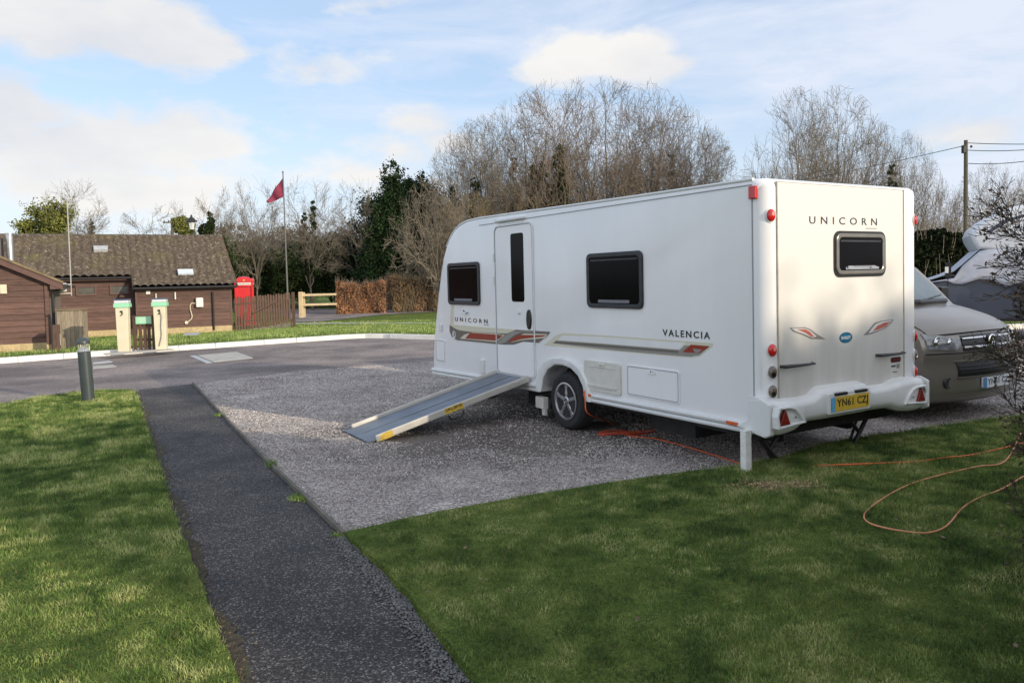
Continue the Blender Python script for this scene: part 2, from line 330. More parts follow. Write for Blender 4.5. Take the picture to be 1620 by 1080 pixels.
def npmesh(name,V,F,mat,parent=None,smooth=False):
    """V (n,3), F (m,k) arrays"""
    me=bpy.data.meshes.new(name); V=np.asarray(V,dtype=np.float32); F=np.asarray(F,dtype=np.int32); k=F.shape[1]
    me.vertices.add(len(V)); me.vertices.foreach_set('co',V.ravel())
    me.loops.add(F.size); me.loops.foreach_set('vertex_index',F.ravel())
    me.polygons.add(len(F)); me.polygons.foreach_set('loop_start',np.arange(0,F.size,k,dtype=np.int32))
    me.polygons.foreach_set('loop_total',np.full(len(F),k,dtype=np.int32))
    if smooth: me.polygons.foreach_set('use_smooth',np.ones(len(F),dtype=bool))
    me.update(calc_edges=True); me.validate()
    me.materials.append(mat); o=bpy.data.objects.new(name,me); COL.objects.link(o)
    if parent: o.parent=parent
    return o
def tag(o,label=None,cat=None,group=None,kind=None):
    if label: o['label']=label
    if cat: o['category']=cat
    if group: o['group']=group
    if kind: o['kind']=kind
    return o
def thing(name,label,cat,loc=(0,0,0),rz=0.,group=None,scale=None):
    o=bpy.data.objects.new(name,None); COL.objects.link(o); o.location=loc; o.rotation_euler=(0,0,rz); o.empty_display_size=.2
    if scale: o.scale=(scale,)*3
    return tag(o,label,cat,group)
def struct(o,label=None): o['kind']='structure'; return tag(o,label)
def copy_tree(o,parent=None):
    c=o.copy(); COL.objects.link(c); c.parent=parent
    for ch in [x for x in bpy.data.objects if x.parent==o]: copy_tree(ch,c)
    return c
def rrect(a0,b0,a1,b1,r,n=5):
    out=[]
    for cx,cy,q0 in ((a1-r,b1-r,0),(a0+r,b1-r,90),(a0+r,b0+r,180),(a1-r,b0+r,270)):
        for k in range(n+1):
            q=R(q0+90*k/n); out.append((cx+r*math.cos(q),cy+r*math.sin(q)))
    return out
def ellipse(ca,cb,ra,rb,n=24): return [(ca+ra*math.cos(2*math.pi*k/n),cb+rb*math.sin(2*math.pi*k/n)) for k in range(n)]
def text(name,s,mat,parent,width,height,mtx,bold=0.,sp=1.,depth=.002):
    cu=bpy.data.curves.new('lettering','FONT'); cu.body=s; cu.space_character=sp; cu.offset=bold; cu.extrude=.01; cu.resolution_u=3
    o=bpy.data.objects.new('tmp',cu); COL.objects.link(o)
    dg=bpy.context.evaluated_depsgraph_get(); me=bpy.data.meshes.new_from_object(o.evaluated_get(dg))
    bpy.data.objects.remove(o); 
    n=len(me.vertices); a=np.empty(n*3,dtype=np.float32); me.vertices.foreach_get('co',a); a=a.reshape(-1,3)
    mn=a.min(0); mxx=a.max(0); a[:,0]=(a[:,0]-mn[0])/(mxx[0]-mn[0])*width; a[:,1]=(a[:,1]-mn[1])/(mxx[1]-mn[1])*height; a[:,2]=(a[:,2]-mn[2])/(mxx[2]-mn[2])*depth
    me.vertices.foreach_set('co',a.ravel()); me.transform(mtx); me.update()
    me.materials.clear(); me.materials.append(mat)
    t=bpy.data.objects.new(name,me); COL.objects.link(t); t.parent=parent; return t
def basis(o,x,y):
    x=Vector(x).normalized(); y=Vector(y).normalized(); z=x.cross(y)
    m=Matrix.Identity(4)
    for i in range(3): m[i][0]=x[i]; m[i][1]=y[i]; m[i][2]=z[i]; m[i][3]=o[i]
    return m
def inset(e,r): return 0. if e>=r else r-math.sqrt(max(0,r*r-(r-e)**2))

# ------------------------------------------------------------------ light
SUNAZ=Vector((.80,-.60)); ELEV=R(16.)
sd=Vector((SUNAZ.x*math.cos(ELEV),SUNAZ.y*math.cos(ELEV),math.sin(ELEV)))
sl=bpy.data.lights.new('sun','SUN'); sl.energy=2.45; sl.angle=R(.6); sl.color=(1.,.86,.66)
so=bpy.data.objects.new('sun',sl); COL.objects.link(so); so.rotation_euler=sd.to_track_quat('Z','Y').to_euler(); so.location=(20,-15,12)
w=bpy.data.worlds.new('World'); scene.world=w; w.use_nodes=True; nt=w.node_tree; L=nt.links
bg=nt.nodes['Background']; bg.inputs[1].default_value=.12
sky=node(nt,'ShaderNodeTexSky'); sky.sky_type='NISHITA'; sky.sun_disc=False; sky.sun_elevation=ELEV; sky.sun_rotation=math.atan2(SUNAZ.x,SUNAZ.y)
sky.air_density=1.; sky.dust_density=.6; sky.ozone_density=1.5
tc=node(nt,'ShaderNodeTexCoord'); DIR=tc.outputs['Generated']
def mth(op,a,b=None,c=None,clamp=False):
    n=node(nt,'ShaderNodeMath',operation=op,use_clamp=clamp)
    for i,q in enumerate((a,b,c)):
        if q is None: continue
        if isinstance(q,(int,float)): n.inputs[i].default_value=q
        else: L.new(q,n.inputs[i])
    return n.outputs[0]
def wnoise(vec,s,d,rough=.55,dist=0.):
    n=node(nt,'ShaderNodeTexNoise'); n.inputs['Scale'].default_value=s; n.inputs['Detail'].default_value=d; n.inputs['Roughness'].default_value=rough; n.inputs['Distortion'].default_value=dist
    L.new(vec,n.inputs['Vector']); return n.outputs['Fac']
mpz=node(nt,'ShaderNodeMapping'); mpz.inputs['Scale'].default_value=(1,1,2.2); L.new(DIR,mpz.inputs[0])
puff=wnoise(mpz.outputs[0],7.,7.,.6); puff2=wnoise(mpz.outputs[0],2.6,5.,.6)
blobs=[(40,40,120,48,1.),(170,45,120,46,1.),(290,78,70,28,.9),(350,84,50,14,.6),(40,185,130,58,1),(130,215,140,60,1),(280,225,120,48,1),(190,300,260,50,.95),(370,238,70,16,.6),
 (560,275,110,36,.85),(650,190,75,38,.95),(620,235,75,38,.9),(480,205,80,26,.4),(690,225,60,26,.7),(955,92,100,36,1.1),(915,80,60,30,1.1),(1020,110,72,24,1.1),(890,108,64,26,1.1),(1540,212,60,18,.7),
 (490,112,70,22,.45),(545,12,40,14,.3)]
acc=None
for px,py,rx,ry,st in blobs:
    d=ray(px,py).normalized(); right=ray(px+1,py).normalized()-d; right.normalize(); up=Vector((0,0,1)); up=(up-d*up.dot(d)).normalized()
    ax=rx/FPX*1.0; ay=ry/FPX*1.0
    vs=node(nt,'ShaderNodeVectorMath',operation='SUBTRACT'); L.new(DIR,vs.inputs[0]); vs.inputs[1].default_value=d
    def dt(v,sc):
        n=node(nt,'ShaderNodeVectorMath',operation='DOT_PRODUCT'); L.new(vs.outputs[0],n.inputs[0]); n.inputs[1].default_value=tuple(v*(1/sc)); return n.outputs['Value']
    a=dt(right,ax); b=dt(up,ay)
    r2=mth('ADD',mth('MULTIPLY',a,a),mth('MULTIPLY',b,b))
    f=mth('MULTIPLY',mth('SUBTRACT',1.25,mth('SQRT',r2)),st)   # 1.25 in the middle, 0 outside
    acc=f if acc is None else mth('MAXIMUM',acc,f)
cum=mth('ADD',acc,mth('MULTIPLY',mth('SUBTRACT',puff,.5),3.2))
cum=mth('MULTIPLY_ADD',cum,1.7,-.15,clamp=True)
# elsewhere: broken cumulus from noise; high thin streaks towards the right
sep=node(nt,'ShaderNodeSeparateXYZ'); L.new(DIR,sep.inputs[0])
mp2=node(nt,'ShaderNodeMapping'); mp2.inputs['Scale'].default_value=(2.4,1.2,9.); mp2.inputs['Rotation'].default_value=(0,R(12),0); L.new(DIR,mp2.inputs[0])
cir=wnoise(mp2.outputs[0],1.5,8.,.62,.5)
side=mth('MULTIPLY_ADD',sep.outputs[0],.42,.02)
cirf=mth('MULTIPLY_ADD',mth('ADD',cir,side),3.2,-1.35,clamp=True)
cirf=mth('MULTIPLY',cirf,.85)
back=mth('MULTIPLY_ADD',mth('MULTIPLY_ADD',sep.outputs[1],-1.,.0),3.,.0,clamp=True)
bk=mth('MULTIPLY',back,mth('MULTIPLY_ADD',puff2,5.,-2.1,clamp=True))
hz=mth('SUBTRACT',1.,mth('MULTIPLY',mth('ABSOLUTE',sep.outputs[2]),4.5),clamp=True); hz=mth('MULTIPLY',hz,.85)
thin=mth('MAXIMUM',cirf,hz)
blue=node(nt,'ShaderNodeMixRGB'); blue.inputs[0].default_value=.55; L.new(sky.outputs[0],blue.inputs[1]); blue.inputs[2].default_value=(3.25,4.05,5.35,1)
m1=node(nt,'ShaderNodeMixRGB'); L.new(thin,m1.inputs[0]); L.new(blue.outputs[0],m1.inputs[1]); m1.inputs[2].default_value=(4.25,4.5,5.1,1)
# cumulus colour: bright tops, greyer bodies
cc=ramp(nt,[(.36,(3.95,4.0,4.2)),(.6,(5.0,4.85,4.65))]); L.new(puff2,cc.inputs[0])
m2=node(nt,'ShaderNodeMixRGB'); L.new(mth('MULTIPLY',cum,.92),m2.inputs[0]); L.new(m1.outputs[0],m2.inputs[1]); L.new(cc.outputs[0],m2.inputs[2])
m3=node(nt,'ShaderNodeMixRGB'); L.new(bk,m3.inputs[0]); L.new(m2.outputs[0],m3.inputs[1]); m3.inputs[2].default_value=(8.6,8.4,8.5,1)   # unseen brighter cloud added behind the viewer as fill for the shaded side
L.new(m3.outputs[0],bg.inputs[0])
scene.view_settings.view_transform='Standard'; scene.view_settings.look='None'; scene.view_settings.exposure=.70; scene.view_settings.gamma=1.

# ------------------------------------------------------------------ ground
def inpoly(P_,X,Y):
    c=np.zeros(len(X),bool); n=len(P_); j=n-1
    for i in range(n):
        xi,yi=P_[i]; xj,yj=P_[j]
        m=((yi>Y)!=(yj>Y))&(X<(xj-xi)*(Y-yi)/(yj-yi+1e-12)+xi); c^=m; j=i
    return c
def edgedist(P_,X,Y):
    d=np.full(len(X),1e9); n=len(P_)
    for i in range(n):
        x0,y0=P_[i]; x1,y1=P_[(i+1)%n]; dx,dy=x1-x0,y1-y0; t=np.clip(((X-x0)*dx+(Y-y0)*dy)/(dx*dx+dy*dy+1e-9),0,1)
        d=np.minimum(d,np.hypot(X-x0-t*dx,Y-y0-t*dy))
    return d
def sheet(name,pts,z,mat):
    m=MB(); m.add([(x,y,z) for x,y in pts],[tuple(range(len(pts)))]); return struct(m.build(name,mat))
sheet('ground',[(-1500,-1500),(1500,-1500),(1500,2000),(-1500,2000)],-.6,FIELD)
KP=[(-45,-11.5),(-30,1.5),(-11.58,17.3),(-9.58,18.95),(-7.07,20.80),(-4.9,22.35),(-4.35,22.5),(-3.8,22.3),(-2.29,21.35),(2,18.9),(5,18.2),(9,18.8),(14,20.5),(45,24)]
sheet('road',[(45,-15),(-45,-15)][::1]+[(x_,y_+.05) for x_,y_ in KP],-.006,ROADM)
def kerb():
    m=MB(); n=len(KP)
    rows=[]
    for i,(x,y) in enumerate(KP):
        a=Vector(KP[max(i-1,0)]); b=Vector(KP[min(i+1,n-1)]); t=(b-a).normalized(); nn=Vector((-t.y,t.x))
        p=Vector((x,y)); q=p+nn*.16
        rows.append(((p.x,p.y,-.02),(p.x+nn.x*.015,p.y+nn.y*.015,.115),(q.x,q.y,.12),(q.x,q.y,-.02)))
    vs=[v for r in rows for v in r]; fs=[(i*4+k,i*4+k+1,i*4+k+5,i*4+k+4) for i in range(n-1) for k in range(3)]
    m.add(vs,fs); return struct(m.build('kerb',KERB))
kerb()
def kerb_joints():
    m=MB(); acc=0.
    for i in range(1,len(KP)-1):
        a=Vector(KP[i]); b=Vector(KP[i+1]); d=b-a; l=d.length; t=d/l; nn=Vector((-t.y,t.x)); k=int(l/.915)
        for j in range(k):
            p=a+t*(.3+.915*j)+nn*.08
            m.box((p.x,p.y,.062),(.012,.185,.126),(0,0,math.atan2(t.y,t.x)))
    return struct(m.build('kerb_joints',LEAD))
kerb_joints()
def farz(x,y): # height of the lawn beyond the kerb
    d=min(math.hypot(x-a,y-b) for a,b in KPD); return .10-.50*min(1,max(0,(d-1.)/12.5))
KPD=[]
for i in range(len(KP)-1):
    (a,b),(c,d)=KP[i],KP[i+1]; k=int(math.hypot(c-a,d-b)/.5)+1
    KPD+=[(a+(c-a)*j/k,b+(d-b)*j/k) for j in range(k)]
def farlawn():
    m=MB(); K=KP; n=len(K); vs=[]; rows=[0.,1.,13.5,30,140,900]
    for i,(x,y) in enumerate(K):
        a=Vector(K[max(i-1,0)]); b=Vector(K[min(i+1,n-1)]); t=(b-a).normalized(); nn=Vector((-t.y,t.x))
        q=Vector((x,y))+nn*.15
        for j,r in enumerate(rows):
            fan=Vector(((x)*.035,1.)) if j>1 else nn
            p=q+fan*r; vs.append((p.x,p.y,[.105,.10,-.40,-.40,-.40,-.42][j]))
    k=len(rows); fs=[(i*k+j,i*k+j+1,(i+1)*k+j+1,(i+1)*k+j) for i in range(n-1) for j in range(k-1)]
    m.add(vs,fs); return struct(m.build('far_lawn',LAWNM))
farlawn()
PL=[G(*p) for p in ((215,620),(240,700),(280,830),(330,960),(375,1080))]
PR=[G(*p) for p in ((305,607),(350,655),(430,738),(545,848),(640,940),(745,1080))]
path=[(PL[0][0]-.1,PL[0][1]+.3)]+PL[1:]+[(-.4,1.6),(-.1,-4)]+[(1.3,-4),(.75,1.2)]+PR[::-1]
sheet('path',path,-.002,TARM)
GRV=[G(305,607),G(350,655),G(430,738),G(545,848),(-.4,4.9),(.7,5.4),(1.75,5.8),(3.,6.5),(4.9,7.7),(9.,9.2),(12,10.5),(12,15),(6,15.6),(1,15.9),G(680,572),G(560,580),G(450,590)]
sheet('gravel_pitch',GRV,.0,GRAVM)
def timber():
    m=MB(); pts=[PR[0],PR[1],PR[2],PR[3]]
    for i in range(3):
        a=Vector(pts[i]); b=Vector(pts[i+1]); t=(b-a); l=t.length; c=(a+b)/2
        m.box((c.x,c.y,.0),(l-.02,.025,.06),(0,0,math.atan2(t.y,t.x)))
    o=m.build('path_edging',SLATEW); struct(o)
timber()
RL=[(-1.12,4.89),(-.52,5.24),(.08,5.50),(.83,5.78),(1.75,6.06),(2.2,6.32),(2.8,6.83),(3.5,7.15),(4.7,7.68),(5.3,7.9),(9,9.2),(14,10.5),(14,-8),(1.35,-8),(.78,1.2),(-.20,3.05),(-.60,3.95)]
LLP=[(-7.33,10.85),(-7.13,11.35),(-6.87,11.9),(-6.3,12.12),(-5.98,12.0),(-5.7,11.5)]+PL[1:]+[(-.42,1.6),(-.1,-8),(-16,-8),(-12,3),(-9,7.5)]
def rh(X,Y): 
    return .03+.075*np.clip((X+1.2)/2.6,0,1)
def lawn(name,poly,hf):
    xs=[p[0] for p in poly]; ys=[p[1] for p in poly]
    # dense border polygon + rim skirt
    P_=[]
    n=len(poly)
    for i in range(n):
        a=np.array(poly[i]); b=np.array(poly[(i+1)%n]); k=max(1,int(np.hypot(*(b-a))/.12)) if max(abs(a[0]),abs(a[1]))<13 else 2
        k=min(k,60)
        for j in range(k):
            q=a+(b-a)*j/k; P_.append((q[0]+rng.normal(0,.008),q[1]+rng.normal(0,.008)))
    bm=bmesh.new(); c=[bm.verts.new((x,y,float(hf(np.array(x),np.array(y))))) for x,y in P_]
    f=bm.faces.new(c)
    ret=bmesh.ops.extrude_edge_only(bm,edges=list(f.edges)); 
    for v in [g for g in ret['geom'] if isinstance(g,bmesh.types.BMVert)]: v.co.z=-.05
    bmesh.ops.triangulate(bm,faces=[f]); bmesh.ops.recalc_face_normals(bm,faces=bm.faces)
    me=bpy.data.meshes.new(name); bm.to_mesh(me); bm.free(); me.materials.append(LAWNM); o=bpy.data.objects.new(name,me); COL.objects.link(o)
    return struct(o)
lh=lambda X,Y: .03+0*X
lawn('lawn_right',RL,rh); lawn('lawn_left',LLP,lh)
def blades(name,label,poly,hf,n,xr,yr,h0,far=False):
    X=rng.uniform(*xr,n); 
    if far: Y=rng.uniform(*yr,n)
    else: Y=yr[0]+(yr[1]-yr[0])*rng.uniform(0,1,n)**1.75
    keep=inpoly(poly,X,Y)&(np.abs(X)<Y*.72+.6)
    X,Y=X[keep],Y[keep]
    ed=edgedist(poly,X,Y); clump=np.sin(X*3.1+np.sin(Y*2.3)*2)*np.sin(Y*3.7+np.cos(X*1.7)*2)
    k=rng.uniform(0,1,len(X))<(.35+.65*np.clip(ed/.12,0,1)); X,Y,clump,ed=X[k],Y[k],clump[k],ed[k]
    X=X+rng.normal(0,.015,len(X))*(ed<.06); Y=Y+rng.normal(0,.015,len(Y))*(ed<.06)
    N=len(X); Z=hf(X,Y)-.004
    sc=np.clip(Y/4.,.75,4.)**.55
    pt=np.sin(X*7.3+np.sin(Y*5.1)*3)*np.sin(Y*9.1+np.cos(X*6.)*2); h=h0*rng.uniform(.4,1.3,N)*(1+.3*clump+.35*pt)*np.clip(sc,.9,1.5); wd=.0017*rng.uniform(.7,1.4,N)*sc*(1.25 if far else 1.)
    az=rng.uniform(0,2*np.pi,N); ln=h*rng.uniform(.15,1.0,N); la=rng.uniform(0,2*np.pi,N)
    B=np.stack([X,Y,Z],1); w_=np.stack([np.cos(az),np.sin(az),0*az],1)*wd[:,None]
    l_=np.stack([np.cos(la)*ln,np.sin(la)*ln,0*ln],1); up=np.stack([0*h,0*h,h],1)
    V=np.stack([B-w_,B+w_,B+l_*.35+up*.6+w_*.8,B+l_*.35+up*.6-w_*.8,B+l_+up],1).reshape(-1,3)
    i=np.arange(N)[:,None]*5
    # quad + tip as triangles
    F=np.concatenate([i+np.array([[0,1,2]]),i+np.array([[0,2,3]]),i+np.array([[3,2,4]])],0)
    return tag(npmesh(name,V,F,BLADE_FAR_LIT if far else (BLADE_LEFT_LIT if hf is lh else BLADE)),label,'grass',kind='stuff')
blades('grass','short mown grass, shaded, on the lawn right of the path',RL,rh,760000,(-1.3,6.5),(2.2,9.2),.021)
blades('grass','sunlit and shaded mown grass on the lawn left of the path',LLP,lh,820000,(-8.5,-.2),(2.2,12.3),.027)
FLP=[(-20,9.6),(-11.55,17.5),(-9.5,19.15),(-7.,21.0),(-4.35,22.7),(-2.2,21.55),(1,19.7),(2,44),(-16,44),(-26,24)]
_k=np.array(KPD)
def fz(X,Y):
    d=np.min(np.hypot(X[:,None]-_k[None,:,0],Y[:,None]-_k[None,:,1]),1); return .10-.50*np.clip((d-1.)/12.5,0,1)
blades('grass','bright sunlit grass bank beyond the white kerb',FLP,fz,150000,(-24,2),(15,40),.05,far=True)
for (qx,qy),r_,n_ in (((-3.72,9.64),.06,400),((-1.66,5.80),.07,500),((-2.2,6.86),.045,200),((-1.14,4.93),.06,300)):
    blades('grass_tuft','small grass tuft growing along the timber edging of the pitch',[(qx-r_,qy-r_*.6),(qx+r_,qy-r_*1.4),(qx+r_*.9,qy-r_*.6),(qx-r_*.6,qy+r_)],lambda X,Y:0*X,n_*3,(qx-r_,qx+r_),(qy-r_*1.5,qy+r_),.03,far=True)
# lighter desire line and pavement strip crossing the far lawn, and the lane beyond the gate
fp=sheet('far_path',[(-11.5,38.5),(-8.2,37.6),(-4.,36.2),(8,33),(8,33.7),(-4,37.0),(-8,38.6),(-11.2,39.8)],-.375,CONC)
fp=sheet('far_lane',[(-11.5,40.5),(-10.2,40.5),(-8,47),(3,55),(24,60),(24,66),(-2,61),(-14,60),(-30,70),(-33,66),(-17,56)],-.372,ROADM)

def stones(name,label,mat,X,Y,Z,size,flat=.6):
    N=len(X); base=np.array([(1,0,0),(-1,0,0),(0,1,0),(0,-1,0),(0,0,1),(0,0,-1)],float)
    s=rng.uniform(.6,1.3,(N,1,3))*size[:,None,None]; s[:,:,2]*=flat
    a=rng.uniform(0,np.pi,N); c,si=np.cos(a),np.sin(a)
    V=base[None]*s+rng.normal(0,.12,(N,6,3))*size[:,None,None]
    x=V[:,:,0]*c[:,None]-V[:,:,1]*si[:,None]; y=V[:,:,0]*si[:,None]+V[:,:,1]*c[:,None]
    V=np.stack([x+X[:,None],y+Y[:,None],V[:,:,2]+Z[:,None]],2).reshape(-1,3)
    f=np.array([(0,2,4),(2,1,4),(1,3,4),(3,0,4),(2,0,5),(1,2,5),(3,1,5),(0,3,5)])
    F=(np.arange(N)[:,None,None]*6+f[None]).reshape(-1,3)
    return tag(npmesh(name,V,F,mat),label,'gravel',kind='stuff')
n=330000; X=rng.uniform(-5.5,6.5,n); Y=4.8+10.5*rng.uniform(0,1,n)**1.7; k=inpoly(GRV,X,Y)&(rng.uniform(0,1,n)<np.clip((6.5/Y)**1.2,0,1)); X,Y=X[k],Y[k]
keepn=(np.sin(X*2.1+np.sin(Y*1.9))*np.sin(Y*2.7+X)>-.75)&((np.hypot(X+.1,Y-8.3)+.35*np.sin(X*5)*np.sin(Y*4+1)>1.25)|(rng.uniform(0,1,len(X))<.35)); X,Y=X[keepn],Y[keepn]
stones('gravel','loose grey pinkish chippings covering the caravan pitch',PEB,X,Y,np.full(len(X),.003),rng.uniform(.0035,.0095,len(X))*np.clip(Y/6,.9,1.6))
# chippings along the two edges of the path
def along(pts,n,sd,off=0.):
    pts=np.array(pts); seg=np.hypot(*(pts[1:]-pts[:-1]).T); cs=np.concatenate([[0],np.cumsum(seg)]); t=rng.uniform(0,cs[-1],n)
    i=np.clip(np.searchsorted(cs,t)-1,0,len(seg)-1); f=(t-cs[i])/seg[i]; p=pts[i]+(pts[i+1]-pts[i])*f[:,None]
    d=(pts[i+1]-pts[i])/seg[i][:,None]; nn=np.stack([-d[:,1],d[:,0]],1); return p+nn*(rng.normal(0,sd,n)+off)[:,None]
p=np.concatenate([along([PR[3],PR[4],PR[5],(.4,1.8)],6500,.04,-.04),along(PL[:3],500,.04,.03)])
X,Y=p[:,0],p[:,1]; stones('chippings','loose grey chippings gathered along the edges of the tarmac path',M_('edge_chippings',(.15,.145,.14),rough=.85,island=.6),X,Y,np.full(len(X),.004),rng.uniform(.0035,.009,len(X)))
n=60000; X=rng.uniform(-4.5,.9,n); Y=2.4+8*rng.uniform(0,1,n)**1.8; k=inpoly(path,X,Y); X,Y=X[k],Y[k]
stones('path_chippings','small dark and pale chippings set in the tarmac path surface',PEBD,X,Y,np.full(len(X),-.002),rng.uniform(.0015,.0038,len(X)),.4)
# worn soil and moss along the left edge of the path
SOIL=M_('mossy_soil',(.060,.047,.028),rough=.95,var=.45,scale=22,bump=.8,bscale=90,dirt=((.07,.085,.025),9,.52,.8))
def soil(pts,wmin,wmax,z,name):
    pts=np.array(pts,float); L1=[];L2=[]
    for i in range(len(pts)-1):
        d=pts[i+1]-pts[i]; l=np.hypot(*d); k=int(l/.05)+1; n_=np.array([-d[1],d[0]])/l
        for j in range(k):
            q=pts[i]+d*j/k; L1.append(q-n_*.12); L2.append(q+n_*(wmin+(wmax-wmin)*(.5+.5*math.sin(q[1]*4.3)*math.sin(q[1]*1.7+1))+rng.normal(0,.012)))
    m=MB(); n_=len(L1); m.add([(a_[0],a_[1],z) for a_ in L1]+[(a_[0],a_[1],z) for a_ in L2],[(i,i+1,n_+i+1,n_+i) for i in range(n_-1)]); struct(m.build(name,SOIL))
soil(PL+[(-.42,1.6),(-.2,.2)],.015,.10,.003,'soil_edge')
# debris and dead leaves by the left path edge
def litter(name,label,mat,P2,Z,size,kind='stuff',cat='leaves'):
    N=len(P2); a=rng.uniform(0,2*np.pi,N); t=rng.normal(0,.35,(N,2)); s=size*rng.uniform(.5,1.3,N)
    u=np.stack([np.cos(a),np.sin(a),t[:,0]],1)*s[:,None]; v=np.stack([-np.sin(a),np.cos(a),t[:,1]],1)*s[:,None]*.55
    C=np.stack([P2[:,0],P2[:,1],np.zeros(N)+Z],1)
    V=np.stack([C-u,C-v,C+u,C+v],1).reshape(-1,3); F=(np.arange(N)[:,None]*4+np.arange(4)[None])
    return tag(npmesh(name,V,F,mat),label,cat,kind=kind)
pp=along([PL[2],PL[3],PL[4],(-.42,1.6)],800,.06,.03); litter('leaf_litter','brown dead leaf debris along the left edge of the path',LEAFL,pp,.022,.008)
c=G(1225,773,.09); q=rng.normal(0,1,(1500,2))*np.array([.15,.075])+np.array(c); 
litter('dry_grass_patch','small oval patch of dry straw coloured cuttings on the lawn behind the white post',STRAW,q,.119,.009,cat='cuttings')
q=np.stack([rng.uniform(-1,6,220),rng.uniform(3,8,220)],1); q=q[inpoly(RL,q[:,0],q[:,1])]
litter('fallen_leaves','scattered small dead leaves on the shaded lawn',LEAFL,q,.125,.016)

# ------------------------------------------------------------------ caravan
CP=(1.884,5.965,0.); CROT=R(31.148); W=2.03
car=thing('caravan','white twin berth touring caravan with red and grey swoosh graphics parked on gravel','caravan',CP,CROT)
car['label']='white touring caravan with red and grey swoosh graphics on the gravel pitch'
NOTCH=[(2.19,.42),(2.22,.52),(2.30,.62),(2.42,.685),(2.56,.705),(2.72,.70),(2.86,.64),(2.95,.54),(2.99,.42)]
prof=[(-.13,.50,.13),(-.13,1.2,.13),(-.13,2.0,.13),(-.13,2.30,.13),(-.115,2.345,.12),(-.07,2.37,.09),(0.,2.375,.05),(1.2,2.385,.05),(2.5,2.40,.05),(3.6,2.415,.05),(4.4,2.425,.05),(4.75,2.415,.06),(4.95,2.385,.07),(5.12,2.33,.08),(5.27,2.24,.09),(5.40,2.12,.1),(5.50,1.98,.1),(5.58,1.80,.1),(5.66,1.58,.1),(5.74,1.32,.1),(5.81,1.08,.1),(5.87,.85,.1),(5.91,.62,.1),(5.93,.42,.1),(5.925,.34,.1),(5.88,.32,.05),(4.6,.34,.02),(3.05,.38,.02)]
prof+= [(a,b,.0) for a,b in NOTCH[::-1]]+[(2.1,.40,.02),(.05,.42,.02)]
def loft_across(prof,W,es,mb,side_close=True,bulge=None):
    """prof: (u,z,r) outline; rounded off towards both sides by r"""
    n=len(prof); P2=[(a,b) for a,b,_ in prof]
    area=sum(P2[i][0]*P2[(i+1)%n][1]-P2[(i+1)%n][0]*P2[i][1] for i in range(n)); sg=1 if area>0 else -1
    nor=[]
    for i in range(n):
        a=Vector(P2[i-1]); b=Vector(P2[(i+1)%n]); t=(b-a).normalized(); nor.append(Vector((t.y,-t.x))*sg)
    st=[(e,e) for e in es]+[(W-e,e) for e in es[::-1]]
    vs=[];fs=[]
    for x,e in st:
        for (a,b,r),nn in zip(prof,nor):
            k=inset(e,r); u=a-nn.x*k; z=b-nn.y*k
            if bulge: u=bulge(x,u,z)
            vs.append((x,u,z))
    for s_ in range(len(st)-1):
        for i in range(n):
            j=(i+1)%n; fs.append((s_*n+i,s_*n+j,(s_+1)*n+j,(s_+1)*n+i))
    fs.append(tuple(range(n))); fs.append(tuple((len(st)-1)*n+i for i in range(n-1,-1,-1)))
    mb.add(vs,fs)
m=MB(); loft_across(prof,W,[0,.005,.012,.022,.035,.05,.07,.09,.11,.13],m); m.build('body',WHITE,car,smooth=True)
fnS=lambda a,b,h:(-h,a,b)          # side wall: (u,z), h outwards
fnR=lambda a,b,h:(a,-.13-h,b)      # rear wall: (v,z), h outwards
# rear panel (one big moulding, slightly proud) with a streaky tone, darker towards the bottom
m=MB(); m.prism(rrect(.125,.55,1.765,2.335,.02),fnR,-.01,.004); m.build('rear_panel',REARW,car)
m=MB()
for x in (.121,1.769): m.box((x,-.134,1.44),(.010,.012,1.80))
m.box((.945,-.128,2.338),(1.65,.012,.005))
m.build('rear_seam',M_('seam_taupe',(.40,.36,.30),var=.15,scale=12),car)
m=MB(); m.box((-.003,.0,1.37),(.006,.008,1.87)); m.box((-.003,2.2,2.325),(.006,4.4,.007)); 
m.build('side_seam',SEAM,car)
# roof rail
m=MB(); m.tube([(.012,.0,2.368),(.012,1.2,2.378),(.012,2.5,2.393),(.012,3.6,2.408),(.012,4.4,2.418),(.02,4.75,2.408),(.02,4.95,2.378),(.03,5.12,2.32),(.03,5.27,2.23),(.035,5.40,2.11)],.014,6); m.build('awning_rail',TRIMW,car)
# skirt rail along the bottom, both ends of the wheel
m=MB()
for a,b,za,zb in ((.02,2.14,.445,.435),(3.08,5.88,.425,.365)):
    m.tube([(-.006,a,za),(-.006,b,zb)],.026,8); m.tube([(.0,a,za-.05),(.0,b,zb-.05)],.022,8)
m.build('skirt_rail',TRIMW,car,smooth=True)
# wheel arch moulding
def arch(x0,x1):
    inn=[(2.17,.37)]+NOTCH+[(3.01,.37)]
    outp=[(2.08,.37),(2.10,.50),(2.14,.60),(2.24,.715),(2.40,.775),(2.56,.795),(2.74,.79),(2.94,.735),(3.06,.62),(3.11,.50),(3.13,.37)]
    n=len(inn); m=MB(); vs=[]
    for x,f in ((x0,0.),(x0,.0),(x1,.12),(x1,.9)):pass
    L_=[]
    for t,x in ((0.,x0),(.25,x1),(.8,x1),(1.,x1-(x1-x0)*.3),(1.,x0+(x0-x1)*3)):
        L_.append([(x,o[0]+(i_[0]-o[0])*t,o[1]+(i_[1]-o[1])*t) for o,i_ in zip(outp,inn)])
    vs=[p for r_ in L_ for p in r_]; fs=[(r_*n+i,r_*n+i+1,(r_+1)*n+i+1,(r_+1)*n+i) for r_ in range(len(L_)-1) for i in range(n-1)]
    m.add(vs,fs)
    for e in (0,n-1): m.add([L_[k][e] for k in range(4)],[(0,1,2,3)])
    m.build('wheel_arch',TRIMW,car,smooth=True)
